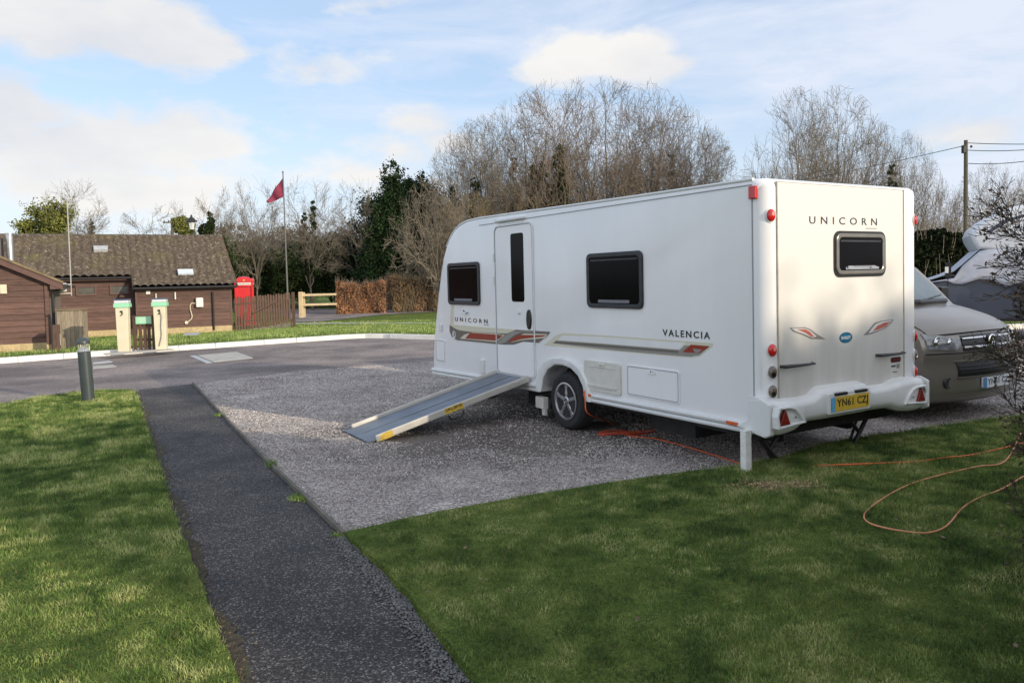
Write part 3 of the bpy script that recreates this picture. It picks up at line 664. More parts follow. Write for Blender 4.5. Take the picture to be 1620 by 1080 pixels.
arch(0.,-.045); 
_o=arch(W,W+.045)
m=MB(); m.box((W/2,2.59,.62),(W-.5,.9,.30)); m.box((.012+.0,2.59,.60),(.0,0,0)); m.box((W/2,2.9,.36),(W-.24,5.7,.10)); m.box((W/2,2.6,.27),(W-.5,.09,.09)); m.box((.55,1.7,.27),(.06,3.,.12)); m.box((W-.55,1.7,.27),(.06,3.,.12)); m.box((.35,3.3,.27),(.4,.5,.22)); m.box((.5,1.2,.26),(.5,.6,.2))
m.build('chassis',DKGREY,car)
def wheel(parent,c,r,wd,out,rimr=None,spokes=5,mat=ALLOY,name='wheel'):
    """c centre of the outer face, out=-1/+1 along local x"""
    rimr=rimr or r*.63
    wt=bpy.data.objects.new(name,None); COL.objects.link(wt); wt.parent=parent; wt.location=c; wt.empty_display_size=.1
    m=MB(); pr=[(rimr,0.),(rimr+.02,.012*out),(r-.04,.012*out),(r-.012,-.008*out),(r,-.035*out),(r,-(wd-.03)*out),(r-.03,-wd*out),(rimr*.7,-wd*out)]
    m.lathe(pr,axis='X',n=40)
    # tread grooves
    m.build('tyre',TYRE,wt,smooth=True)
    m=MB()
    ring=[(rimr,.004*out),(rimr+.004,.016*out),(rimr-.012,.018*out),(rimr-.024,-.012*out),(rimr-.03,-.07*out)]
    vs=[];n_=40
    for rr,h in ring:
        for k in range(n_): q=2*math.pi*k/n_; vs.append((h,rr*math.cos(q),rr*math.sin(q)))
    m.add(vs,[(i*n_+k,i*n_+(k+1)%n_,(i+1)*n_+(k+1)%n_,(i+1)*n_+k) for i in range(4) for k in range(n_)])
    for k in range(spokes):
        q=2*math.pi*k/spokes+.3
        def pt(rad,da,h): return (h*out,rad*math.cos(q)+da*-math.sin(q),rad*math.sin(q)+da*math.cos(q))
        rows=[(.045,.026,.004),(.09,.028,.008),(rimr*.62,.026,.0),(rimr-.022,.038,.008)]
        vs=[]
        for rad,hw,h in rows: vs+= [pt(rad,-hw,h-.018),pt(rad,-hw*.55,h),pt(rad,hw*.55,h),pt(rad,hw,h-.018)]
        m.add(vs,[(i*4+j,i*4+j+1,i*4+j+5,i*4+j+4) for i in range(3) for j in range(3)])
    m.lathe([(.05,-.02*out),(.05,.004*out),(.034,.009*out),(.030,.004*out)],axis='X',n=20)
    m.build('rim',mat,wt,smooth=True)
    m=MB(); m.lathe([(rimr-.028,-.072*out),(rimr*.5,-.075*out),(.02,-.075*out)],axis='X',n=24); 
    for k in range(5): 
        q=2*math.pi*k/5; m.lathe([(.008,-.0*out),(.008,.010*out)],c=(0,.026*math.cos(q),.026*math.sin(q)),axis='X',n=8)
    m.build('brake_drum',DKGREY,wt)
    return wt
wheel(car,(.015,2.58,.315),.315,.19,-1)
wheel(car,(W-.015,2.58,.315),.315,.19,1)
# windows
def rr_scale(p,d): return p
def side_window(u0,u1,z0,z1,fn,nm='window',fr=WINFR,b=.045,latch=True):
    m=MB(); o=rrect(u0,z0,u1,z1,.06); i=rrect(u0+b,z0+b,u1-b,z1-b,.04); m.ringprism(o,i,fn,0.,.024)
    f=m.build(nm,fr,car,bevel=.008)
    m=MB(); m.prism(rrect(u0+b-.004,z0+b-.004,u1-b+.004,z1-b+.004,.04),fn,0.,.017); m.build('pane',GLASS,f,bevel=.004)
    m=MB(); m.prism(rrect(u0+b+.02,z1-b-.035,u1-b-.02,z1-b-.02,.006),fn,.015,.019); m.build('top_dark_strip',WINFR,f)  # dark bar across the top of the pane
    m=MB(); L_=u1-u0; m.prism(rrect(u0+L_*.22,z0+b+.008,u1-L_*.22,z0+b+.038,.01),fn,.015,.022)
    m.build('catch_bar',BLIND,f)
    return f
side_window(4.405,5.305,1.31,1.87,fnS); side_window(1.28,2.135,1.33,1.875,fnS)
f=side_window(.82,1.477,1.61,1.95,fnR,fr=WINFRB,b=.035)
m=MB(); m.ringprism(rrect(.80,1.59,1.497,1.97,.07),rrect(.82,1.61,1.477,1.95,.06),fnR,0,.012); m.build('outer_seal',BLACKP,f)
m=MB()
for a in (.93,1.24):
    m.prism(ellipse(a+.06,1.668,.045,.012,12),fnR,.018,.034)
m.prism(rrect(.93,1.652,1.38,1.672,.008),fnR,.016,.026); m.build('window_catch',CHROME,f)
# door
m=MB(); m.prism(rrect(3.16,.505,3.995,2.265,.07),fnS,0.,.008); door=m.build('door',WHITE,car,bevel=.004)
m=MB(); m.ringprism(rrect(3.135,.485,4.02,2.285,.085),rrect(3.158,.503,3.997,2.267,.07),fnS,0.,.015); m.build('door_frame',TRIMW,door,bevel=.003)
m=MB(); m.ringprism(rrect(3.152,.499,4.003,2.272,.075),rrect(3.1595,.5045,3.9955,2.2655,.07),fnS,.012,.0155); m.build('door_gap',SEAM,door)
m=MB(); m.prism(rrect(3.345,1.37,3.625,2.17,.035),fnS,0.,.013); m.build('door_window',GLASS,door,bevel=.003)
m=MB(); m.prism(ellipse(3.245,1.17,.048,.115,24),fnS,0.,.03); m.build('door_handle',BLACKP,door,bevel=.01)
m=MB(); m.prism(ellipse(3.46,1.245,.022,.022,14),fnS,0.,.03); m.build('door_catch',TRIMW,door,bevel=.006)
m=MB(); m.prism(rrect(3.30,2.325,3.93,2.352,.008),fnS,0.,.05); m.build('door_gutter',TRIMW,car,bevel=.006)
for z in (1.62,1.9):
    m=MB(); m.box((-.017,4.02,z),(.02,.025,.10)); m.build('door_hinge',TRIMW,door)
# little side fittings
m=MB(); m.prism(rrect(5.53,.93,5.60,1.03,.015),fnS,0.,.03); m.build('side_socket',TRIMW,car,bevel=.006)
m=MB(); m.prism(rrect(4.335,.45,4.425,.62,.01),fnS,0,.035); m.build('side_socket',TRIMW,car,bevel=.006)
m=MB(); m.tube([(-.01,4.86,1.235),(-.03,4.83,1.21),(-.03,4.77,1.20),(-.01,4.75,1.22)],.012,6); m.build('coat_hook',CHROME,car)
def locker(u0,u1,z0,z1,mat,latch,h=.012,name='locker_door'):
    m=MB(); m.prism(rrect(u0,z0,u1,z1,.025),fnS,0.,h); o=m.build(name,mat,car,bevel=.004)
    m=MB(); m.ringprism(rrect(u0+.012,z0+.012,u1-.012,z1-.012,.02),rrect(u0+.02,z0+.02,u1-.02,z1-.02,.016),fnS,h-.002,h+.0015); m.build('locker_groove',SEAM if mat is WHITE else CREAMW,o)
    if latch:
        c=(u0+u1)/2; m=MB(); m.prism(rrect(c-.055,z1-.06,c+.055,z1-.02,.012),fnS,h-.002,h+.012); l_=m.build('latch',mat,o,bevel=.003)
        m=MB(); m.prism(ellipse(c,z1-.038,.008,.008,8),fnS,h+.011,h+.0135); m.prism(ellipse(c-.03,z1-.038,.005,.005,8),fnS,h+.011,h+.0135); m.build('keyhole',BLACKP,l_)
    return o
lo=locker(1.625,2.205,.485,.795,CREAMW,True,.022)
m=MB(); m.prism(rrect(1.68,.535,2.14,.555,.006),fnS,.02,.034); m.prism(rrect(1.98,.735,2.13,.742,.003),fnS,.02,.028); m.prism(rrect(1.70,.735,1.86,.742,.003),fnS,.02,.028); m.build('moulded_rib',CREAMW,lo)
locker(.822,1.535,.505,.80,WHITE,True)
locker(5.455,5.755,.50,.81,WHITE,False,name='front_locker_door')
# flank graphics
def decal(name,polys,fn,parent=car):
    for k,(pts,mat,h) in enumerate(polys): 
        m=MB(); m.prism(pts,fn,0.,h); m.build(name,mat,parent)
decal('decal_stripe',[
 ([(5.25,1.304),(5.167,1.299),(5.181,1.04),(5.297,1.023)],DCRM,.0012),
 ([(5.297,1.023),(5.10,.975),(4.04,.993),(3.751,1.037),(3.501,1.042),(2.844,1.049),(2.875,1.015),(3.08,.915),(3.397,.907),(3.599,.86),(3.807,.847),(4.072,.843),(5.084,.832),(5.231,.862),(5.302,.94)],DREY,.0095),
 ([(5.297,1.035),(4.038,1.04),(3.52,1.045),(3.70,1.0),(3.753,.985),(4.041,.977),(4.692,.962),(5.003,.968),(5.15,.99)],DCRM,.0105),
 ([(4.995,.856),(4.863,.915),(4.638,.958),(4.041,.970),(3.80,.966),(3.9,.925),(4.02,.868),(4.584,.862)],DCRM,.0115),
 ([(4.694,.950),(3.849,.962),(3.935,.915),(4.045,.882),(4.30,.878),(4.84,.866)],DRED,.0125),
 ([(3.66,.885),(3.44,.985),(3.36,1.005),(2.885,1.02),(2.93,.975),(3.139,.955),(3.42,.925)],DCRM,.0105),
 ([(3.503,.983),(2.895,1.008),(2.975,.987),(3.139,.971),(3.439,.934),(3.643,.893),(3.735,.894)],DRED,.0115),
 ([(4.023,.852),(3.802,.956),(3.614,1.019),(3.283,1.04),(3.157,1.029),(3.436,1.016),(3.617,.96),(3.782,.879),(3.902,.854)],DSIL,.0125),
 (ellipse(5.165,.90,.045,.055,14),DWHT,.0105),
 ([(5.185,.875),(5.15,.875),(5.14,.91),(5.155,.945),(5.18,.93),(5.165,.905)],DBLK,.0115)],fnS)
decal('decal_stripe',[
 ([(2.978,.891),(2.72,1.02),(2.605,1.045),(1.944,1.058),(.733,1.066),(.427,1.068),(.434,1.038),(.585,.944),(.685,.927),(.84,.922),(1.715,.912),(2.852,.892)],DCRM,.0010),
 ([(2.80,.925),(2.728,.96),(1.779,.975),(.82,.985),(.76,1.028),(.463,1.041),(.585,.956),(.685,.936),(.839,.932),(1.715,.92)],DSIL,.0018),
 ([(2.605,1.020),(1.944,1.040),(.746,1.050),(.83,.990),(1.713,.978),(2.687,.968)],DWHT,.0026),
 ([(2.728,.952),(1.779,.966),(.839,.975),(.839,.958),(1.714,.944),(2.769,.928)],DREY,.0026),
 ([(.683,1.04),(.463,1.041),(.585,.974),(.787,.969)],DRED,.0034),
 ([(.66,1.008),(.55,1.005),(.60,.975),(.64,.978)],DSIL,.0040)],fnS)
sideM=lambda u,z,h=.009: basis((-h,u,z),(0,-1,0),(0,0,1))
rearM=lambda v,z,h=.004: basis((v,-.13-h,z),(1,0,0),(0,0,1))
text('lettering','UNICORN',DBLK,car,.90,.055,sideM(5.14,1.085,.001),bold=.015,sp=1.75)
text('lettering','VALENCIA',DBLK,car,.575,.060,sideM(1.035,1.098,.001),bold=.02,sp=1.35)
text('lettering','UNICORN',DBLK,car,.885,.060,rearM(.50,2.022),bold=.006,sp=1.85)
m=MB(); m.prism(rrect(1.23,1.992,1.38,1.999,.002),fnR,0,.006); m.build('small_print',DSIL,car)
m=MB(); m.prism(rrect(4.215,1.062,4.34,1.069,.002),fnS,0,.002); m.build('small_print',DREY,car)
decal('rear_decal',[
 ([(.253,1.208),(.434,1.202),(.505,1.182),(.592,1.135),(.694,1.089),(.60,1.095),(.505,1.103),(.419,1.137),(.294,1.174)],DSIL,.0052),
 ([(.275,1.202),(.434,1.192),(.495,1.172),(.575,1.12),(.54,1.112),(.49,1.125),(.42,1.15),(.32,1.178)],DWHT,.0060),
 ([(.336,1.190),(.434,1.186),(.491,1.166),(.555,1.116),(.505,1.124),(.434,1.158)],DPINK,.0068),
 ([(1.188,1.092),(1.269,1.140),(1.343,1.190),(1.434,1.203),(1.62,1.208),(1.586,1.173),(1.50,1.135),(1.367,1.108),(1.268,1.094)],DSIL,.0052),
 ([(1.26,1.106),(1.30,1.140),(1.36,1.178),(1.45,1.196),(1.60,1.200),(1.56,1.170),(1.48,1.14),(1.36,1.118)],DWHT,.0060),
 ([(1.318,1.121),(1.384,1.163),(1.467,1.184),(1.586,1.192),(1.501,1.152),(1.384,1.128)],DPINK,.0068)],fnR)
m=MB(); m.prism(ellipse(.953,1.088,.083,.045,28),fnR,0,.008); ov=m.build('maker_badge',DBLU,car)
text('lettering','BAILEY',DWHT,ov,.125,.026,rearM(.89,1.075,.008),bold=.02,sp=1.)
m=MB(); m.prism(rrect(1.575,.83,1.722,.873,.018),fnR,0,.006); st=m.build('sticker',DBLK,car)
m=MB(); m.prism(rrect(1.585,.845,1.712,.858,.006),fnR,0,.007); m.build('sticker_stripe',DRED,st)
m=MB(); m.prism(rrect(1.585,.79,1.645,.803,.003),fnR,0,.006); m.prism(rrect(1.605,.742,1.67,.748,.002),fnR,0,.006); m.build('small_print',DBLK,car)
m=MB(); m.prism(rrect(1.662,.775,1.705,.812,.003),fnR,0,.006); m.build('sticker',DSIL,car)
# grab handles
for v0,v1 in ((.14,.53),(1.36,1.75)):
    m=MB(); z=.91; m.tube([(v0+.005,-.132,z),(v0+.02,-.175,z),(v0+.15,-.180,z),(v1-.03,-.178,z),(v1-.01,-.132,z)],[.012,.015,.013,.008,.009],8); m.build('grab_handle',BLACKP,car,smooth=True)
# lamps on the corner mouldings
def lamp(x,z,mat,sc=1.,cyl=True,corner=1):
    # corner normal
    m=MB(); n_=Vector((-.45*corner,-.89,0)); 
    y=-.13+inset(min(x,W-x),.13); c=Vector((x,y,z))-n_*.004
    t=Vector((0,0,1)); s_=n_.cross(t)
    prof_=[(.050,0.),(.048,.014),(.039,.024),(.018,.030),(.001,.031)]
    vs=[];k_=20
    for r_,h in prof_:
        for k in range(k_):
            q=2*math.pi*k/k_; vs.append(c+n_*h+(s_*math.cos(q)*r_*.72+t*math.sin(q)*r_*sc))
    m.add(vs,[(i*k_+k,i*k_+(k+1)%k_,(i+1)*k_+(k+1)%k_,(i+1)*k_+k) for i in range(len(prof_)-1) for k in range(k_)])
    o=m.build('tail_lamp' if mat is not CLENS else 'reversing_lamp',mat,car,smooth='full')
    m=MB(); vs=[]
    for r_,h in ((.058,0.),(.056,.010),(.048,.010)):
        for k in range(k_):
            q=2*math.pi*k/k_; vs.append(c+n_*h+(s_*math.cos(q)*r_*.74+t*math.sin(q)*r_*sc))
    m.add(vs,[(i*k_+k,i*k_+(k+1)%k_,(i+1)*k_+(k+1)%k_,(i+1)*k_+k) for i in range(2) for k in range(k_)]); m.build('bezel',TRIMW,o)
    if mat is CLENS:
        m=MB(); vs=[c+n_*.024+s_*math.cos(2*math.pi*k/12)*.020+t*(math.sin(2*math.pi*k/12)*.022-.018) for k in range(12)]; m.add(vs+[v+n_*.008 for v in vs],[tuple(range(12,24))]+[(i,(i+1)%12,(i+1)%12+12,i+12) for i in range(12)]); m.build('bulb_reflector',CHROME,o)
    else:
        m=MB(); vs=[c+n_*.020+s_*(math.cos(2*math.pi*k/12)*.012-.010)+t*(math.sin(2*math.pi*k/12)*.018+.012) for k in range(12)]; m.add(vs+[v+n_*.0125 for v in vs],[tuple(range(12,24))]+[(i,(i+1)%12,(i+1)%12+12,i+12) for i in range(12)]); m.build('bulb_reflector',M_('pale_red_core',(.8,.3,.25),rough=.2),o)
for z,mt in ((2.08,REDL),(1.04,REDL),(.87,CLENS),(.72,CLENS)): lamp(.072,z,mt)
for z,mt in ((2.08,REDL),(1.04,REDL),(.87,CLENS),(.72,REDL)): lamp(1.955,z,mt,corner=-1)
m=MB(); m.box((-.008,-.015,2.263),(.035,.07,.10)); m.build('marker_lamp',REDL,car,bevel=.008)
m=MB(); m.box((W+.008,-.015,2.263),(.035,.07,.10)); m.build('marker_lamp',REDL,car,bevel=.008)
for u in (2.14,.20):
    m=MB(); m.box((-.036,u,.438),(.014,.12,.028)); m.build('side_reflector',ORL,car,bevel=.004)
# roof fittings
m=MB(); m.lathe([(.20,0),(.19,.03),(.13,.06),(.12,.09),(.02,.10)],c=(.55,3.96,2.40),n=20); m.build('roof_vent',PAINTW,car,smooth=True)
m=MB(); m.lathe([(.11,0),(.10,.03),(.02,.05)],c=(.35,2.52,2.39),n=16); m.build('roof_vent',PAINTW,car,smooth=True)
m=MB(); m.box((1.,.9,2.41),(.7,.8,.08)); m.box((1.,.9,2.46),(.5,.6,.03)); m.build('roof_light',PAINTW,car,bevel=.03)
# rear bumper: loft of sections along v
bt=[(-.06,.675,.10,.40),(.0,.668,.165,.395),(.06,.662,.20,.395),(.12,.66,.213,.40),(.22,.655,.215,.415),(.28,.652,.205,.44),(.33,.652,.195,.455),(.42,.655,.195,.46),(.46,.668,.198,.46),(.53,.708,.205,.46),(.57,.715,.208,.46),(1.06,.715,.208,.46),(1.10,.708,.205,.46),(1.16,.665,.198,.46),(1.20,.655,.195,.46),(1.44,.655,.195,.455),(1.50,.668,.205,.44),(1.58,.685,.215,.415),(1.70,.69,.218,.40),(1.83,.685,.213,.395),(1.95,.672,.18,.395),(W+.03,.66,.12,.40)]
m=MB(); vs=[];nb=9
for v,zt,dp,zb in bt:
    y0=-.02 if v<0.03 or v>W-.03 else -.11
    ya=-.13-dp+.10
    vs+=[(v,y0,zt+.01),(v,-.13-.02 if y0==-.11 else -.08,zt),(v,ya+.03,zt-.01),(v,ya+.006,zt-.035),(v,ya,zt-.06),(v,ya,zb+.06),(v,ya+.012,zb+.03),(v,ya+.05,zb),(v,y0,zb)]
fs=[(i*nb+k,i*nb+k+1,(i+1)*nb+k+1,(i+1)*nb+k) for i in range(len(bt)-1) for k in range(nb-1)]+[tuple(range(nb)),tuple((len(bt)-1)*nb+k for k in range(nb))]
m.add(vs,fs); bump=m.build('bumper',TRIMW,car,smooth=True)
# corner returns along the flanks
for x0,x1 in ((-.062,-.004),(W+.004,W+.032)):
    m=MB(); m.prism([(-.20,.40),(-.15,.375),(.0,.40),(.14,.43),(.02,.50),(.0,.66),(-.12,.675),(-.2,.64)],lambda a,b,h:(h,a,b),x0,x1); m.build('bumper_side',TRIMW,bump,bevel=.012)
# light pods with triangle reflectors
for o_,mir in ((0.,1),(1.87,-1)):
    def pv(a): return a if mir==1 else 1.87-a
    yb=-.255
    out=[(-.03,.62),(.10,.618),(.17,.60),(.23,.55),(.285,.475),(.10,.465),(-.04,.455),(-.05,.55)]
    inn=[(-.01,.605),(.10,.602),(.15,.588),(.205,.545),(.25,.49),(.10,.482),(-.015,.475),(-.03,.55)]
    fnB=lambda a,b,h:(pv(a),yb-h,b)
    m=MB(); m.ringprism(out,inn,fnB,-.05,.012); pod=m.build('reflector_pod',TRIMW,bump,bevel=.006)
    m=MB(); m.prism([(-.015,.483),(.10,.483),(.043,.602)],fnB,-.02,.009); m.build('triangle_reflector',DREDL,pod,bevel=.003)
    m=MB(); m.prism(ellipse(-.005,.58,.008,.010,8),fnB,-.02,.007); m.prism(ellipse(.16,.53,.008,.010,8),fnB,-.02,.007); m.build('screw',CHROME,pod)
# number plate with plate text
yb=-.245
m=MB(); m.prism(rrect(.565,.50,1.10,.665,.01),lambda a,b,h:(a,yb-h,b),-.01,.006); m.build('plate_recess',TRIMW,bump,bevel=.003)
m=MB(); m.prism(rrect(.60,.518,1.085,.632,.006),lambda a,b,h:(a,yb-h,b),.0,.012); pl=m.build('number_plate',YPL,car)
m=MB(); m.prism(rrect(.60,.518,.645,.632,.003),lambda a,b,h:(a,yb-h,b),.0,.0135); m.build('plate_blue_band',M_('plate_blue',(.12,.38,.62),rough=.4),pl)
text('lettering','YN61 CZJ',DBLK,pl,.40,.080,basis((.665,yb-.012,.535),(1,0,0),(0,0,1)),bold=.012,sp=1.05)
m=MB(); m.box((.72,yb+.0,.655),(.16,.035,.022)); m.build('plate_lamp',BLACKP,bump,bevel=.005)
m=MB(); m.box((.98,yb+.0,.655),(.16,.035,.022)); m.build('plate_lamp',BLACKP,bump,bevel=.005)
# corner steadies
def steady(x,y,mir=1):
    m=MB()
    m.box((x,y,.365),(.30,.08,.04)); 
    m.tube([(x+.22*mir,y,.36),(x-.07*mir,y-.02,.06),(x-.12*mir,y-.02,.025)],.022,6); m.tube([(x-.14*mir,y,.36),(x+.06*mir,y-.01,.19)],.018,6); m.tube([(x+.14*mir,y+.05,.36),(x-.04*mir,y+.03,.08)],.014,6)
    m.box((x-.10*mir,y-.01,.018),(.18,.12,.03)); m.build('corner_steady',BLACKM,car)
steady(1.43,.12); steady(.35,.12,-1); steady(.35,5.1,-1); steady(W-.35,5.1)
m=MB(); m.box((.03,3.08,.235),(.08,.16,.13)); m.box((.03,3.03,.14),(.05,.05,.09)); m.build('mover_motor',CREAMW,car,bevel=.008)
m=MB(); m.box((.09,2.98,.235),(.06,.06,.12)); m.build('mover_roller',BLACKP,car)
# A-frame & hitch
m=MB(); m.tube([(.45,5.8,.36),(W/2,7.0,.42)],.035,6); m.tube([(W-.45,5.8,.36),(W/2,7.0,.42)],.035,6); m.tube([(W/2,6.85,.42),(W/2,7.15,.47)],.04,8); m.tube([(W/2,6.6,.05),(W/2,6.6,.6)],.025,8); m.build('hitch_frame',BLACKM,car)

# ------------------------------------------------------------------ ramp
rampT=thing('wheelchair_ramp','silver folding aluminium ramp leading up to the caravan door','ramp',CP,CROT)
rl=2.06; x0,z0=-1.985,.012; x1,z1=-.03,.49
def RX(t,lift=0.): return (x0+(x1-x0)*t,z0+(z1-z0)*t+lift)
dk=Vector((x1-x0,0,z1-z0)).normalized(); up=Vector((-dk.z,0,dk.x))
def slab(a,b,y0,y1,h0,h1): # t from a to b along ramp
    A=Vector((RX(a)[0],0,RX(a)[1])); B=Vector((RX(b)[0],0,RX(b)[1])); vs=[]
    for P_ in (A,B):
        for y in (y0,y1):
            for h in (h0,h1): q=P_+up*h; vs.append((q.x,y,q.z))
    return vs,[(0,1,3,2),(4,6,7,5),(0,4,5,1),(2,3,7,6),(0,2,6,4),(1,5,7,3)]
u0,u1=3.27,3.97; um=(u0+u1)/2
m=MB()
for a,b in ((u0,um-.006),(um+.006,u1)): m.add(*slab(0,1,a,b,-.012,.004))
m.add(*slab(0,.055,u0-.02,u1+.02,-.012,.006))
m.build('deck',ALU,rampT,bevel=.002)
m=MB(); m.add(*slab(.04,.985,um-.005,um+.005,-.01,.007)); m.build('hinge_strip',M_('hinge_dark_grey',(.10,.11,.12),rough=.5,metal=.5),rampT)  # dark grey strip over the joint between the deck halves
for a,b in ((u0-.03,u0),(u1,u1+.03)):
    m=MB(); m.add(*slab(.045,1.0,a,b,-.034,.042)); m.build('side_rail',ALUL,rampT,bevel=.012)
fnRamp=lambda a,b,h:(RX(0)[0]+dk.x*a*rl+up.x*b,u0-.03-h,RX(0)[1]+dk.z*a*rl+up.z*b)
m=MB(); m.prism([(.06,-.028),(.10,-.032),(.135,-.03),(.135,.036),(.10,.038),(.07,.03)],fnRamp,0,.003); m.build('warning_label',YTAPE,rampT)
m=MB(); m.prism([(.435,-.028),(.545,-.028),(.545,.036),(.435,.036)],fnRamp,0,.003); tp=m.build('warning_label',YTAPE,rampT)
text('lettering','S.W.L. 350 KG',DBLK,tp,.20,.030,basis(fnRamp(.442,.002,.003),dk,up),bold=.02)
m=MB(); a=[fnRamp(t,b,.01) for t,b in ((.45,-.05),(.455,-.09),(.475,-.105),(.515,-.105),(.535,-.09),(.54,-.05))]; m.tube(a,.010,8); m.build('carry_handle',BLACKP,rampT,smooth=True)
m=MB()
for k in range(7): m.prism(ellipse(.84+.022*k,.0,.004,.010,8),fnRamp,0,.004)
m.build('rivet',STEEL,rampT)

# ------------------------------------------------------------------ orange cables
def gz(x,y):
    if inpoly(RL,np.array([x]),np.array([y]))[0]: return float(rh(np.array(x),np.array(y)))+.008
    return .010
def cl(v,u,z): return (CP[0]+v*math.cos(CROT)-u*math.sin(CROT),CP[1]+v*math.sin(CROT)+u*math.cos(CROT),z)
def smooth_pts(pts,k=8):
    out=[];P_=[Vector(p) for p in pts]; n=len(P_)
    for i in range(n-1):
        a,b,c,d=P_[max(i-1,0)],P_[i],P_[i+1],P_[min(i+2,n-1)]
        for j in range(k):
            t=j/k; out.append(.5*((2*b)+(c-a)*t+(2*a-5*b+4*c-d)*t*t+(3*b-a-3*c+d)*t**3))
    return out+[P_[-1]]
def gp(x,y):
    x+=random.uniform(-2,2); y+=random.uniform(-1.2,1.2)
    z=.012
    for _ in range(4):
        g=G(x,y,z); z=gz(*g)
    return (g[0],g[1],z)
pts=[cl(-.03,2.16,.50),cl(-.055,2.16,.46),cl(-.06,2.14,.38),cl(-.05,2.10,.25)]+[gp(968,670),gp(985,686),gp(1000,690),gp(1040,694),gp(1090,707),gp(1140,723),gp(1170,731),gp(1200,733),gp(1240,735),gp(1300,736),gp(1400,733),gp(1450,730),gp(1500,724),gp(1555,715),(5.2,7.0,.13)]
m=MB(); m.tube(smooth_pts(pts),.006,6); tag(m.build('extension_cable',ORANGE,smooth='full'),'bright orange hook up cable running from the caravan locker across the lawn','cable')
m=MB()
for k in range(2):
    c_=gp(985,690); r0=.12+.03*k; m.tube(smooth_pts([(c_[0]+r0*1.9*math.cos(q)+.06*k,c_[1]+.1+r0*.55*math.sin(q)*.8,.02+.012*k+.01*math.sin(q*3+k)) for q in np.linspace(0,6.0,12)]),.0075,6)
tag(m.build('cable_coil',TARP,smooth='full'),'heap of spare red orange cable lying on the gravel under the caravan','cable')
pts=[(4.6,6.9,.13),gp(1590,730),gp(1550,738),gp(1500,748),gp(1450,762),gp(1415,778),gp(1385,795),gp(1369,812),gp(1372,824),gp(1395,834),gp(1430,841),gp(1465,842),gp(1490,837),gp(1505,826),gp(1515,810),gp(1530,797),gp(1555,784),gp(1585,773),(3.9,5.65,.13),(4.4,5.9,.13)]
m=MB(); m.tube(smooth_pts(pts),.006,6); tag(m.build('extension_cable',PCABLE,smooth='full'),'faded orange cable lying in a wide loop on the right lawn','cable')

# ------------------------------------------------------------------ white post, bollard
x,y,_=D(1177,740,5.93); 
t=thing('marker_post','short square white wooden post in the grass edge by the caravan corner','post',(1.80,5.92,.08),R(25))
m=MB(); m.box((0,0,.155),(.062,.062,.36)); m.build('post_shaft',WPOST,t,bevel=.005)
m=MB(); m.box((0,0,.337),(.066,.066,.006)); m.build('post_cap',WPOST,t,bevel=.002)
b=G(140,634,.03)
t=thing('bollard_light','dark grey green cylindrical bollard lamp with domed cap on the left lawn','bollard light',(b[0],b[1],.02),0)
t.rotation_euler=(R(.3),R(-2.4),0)
m=MB(); m.lathe([(.085,0),(.085,.72),(.080,.725)],n=32); m.build('column',BOLL,t,smooth=True)
m=MB(); m.lathe([(.078,.725),(.078,.835)],n=32); m.build('lamp_glass',CLEAR,t,smooth=True)
m=MB(); m.lathe([(.070,.727),(.06,.75),(.03,.785),(.012,.82),(.012,.832)],n=24); m.build('reflector_cone',CLEARP,t,smooth=True)
m=MB(); m.lathe([(.088,.832),(.090,.845),(.086,.872),(.07,.900),(.04,.920),(.005,.926)],n=32); m.build('cap',BOLL,t,smooth=True)

# ------------------------------------------------------------------ service posts and slatted stand beyond the kerb
def service_post(px,py,rz,label):
    g=G(px,py,.09); t=thing('service_post',label,'service post',(g[0],g[1],.09),rz,'cream service posts beyond the kerb')
    m=MB(); m.add([(-.125,-.10,0),(.125,-.10,0),(.125,.10,0),(-.125,.10,0),(-.14,-.11,1.08),(.14,-.11,1.08),(.14,.11,1.08),(-.14,.11,1.08)],[(0,3,2,1),(4,5,6,7),(0,1,5,4),(1,2,6,5),(2,3,7,6),(3,0,4,7)]); m.build('pillar',CREAM,t,bevel=.012)
    m=MB(); m.box((0,0,1.125),(.35,.27,.10)); m.build('green_collar',MINT,t,bevel=.012)
    m=MB(); m.box((0,0,1.215),(.32,.24,.075)); m.build('lamp_housing',LENS,t,bevel=.012)
    m=MB(); m.box((0,0,1.266),(.35,.27,.028)); m.build('cap',NAVYC,t,bevel=.01)
    m=MB(); m.box((.0,-.118,.98),(.05,.03,.04)); m.tube([(0,-.12,.97),(.03,-.13,.93),(-.02,-.125,.88)],.012,6); m.build('tap',BLACKM,t)
    return t
service_post(197,556,R(12),'cream service post with mint green collar, left of the slatted stand')
t=service_post(256,553,R(12),'cream service post with mint green collar and a hanging hose, right of the slatted stand')
m=MB(); m.tube(smooth_pts([(0,-.13,.95),(.05,-.14,.85),(.03,-.13,.6),(.03,-.13,.35),(-.03,-.13,.1)]),.008,6); m.build('hose',POLEW,t)
g=G(228,553,.09); t=thing('slatted_stand','low stand of brown wooden slats holding a mint green sign between the service posts','stand',(g[0],g[1],.09),R(12))
for i,xx in enumerate((-.20,-.07,.04,.13,.24)):
    m=MB(); h=(.86,.70,.66,.68,.86)[i]; m.box((xx,.0,h/2),(.075,.03,h)); m.build('slat',WOODD,t,bevel=.004)
m=MB(); m.box((.02,.03,.25),(.52,.03,.06)); m.box((.02,.03,.60),(.52,.03,.06)); m.build('crossbar',WOODD,t)
m=MB(); m.box((.02,-.035,.735),(.36,.02,.18)); s_=m.build('sign_board',MINT,t,bevel=.004)
m=MB()
for k in range(3): m.box((.02,-.046,.78-.04*k),(.26-.05*(k==2),.002,.014))
m.build('sign_print',LENS,s_)
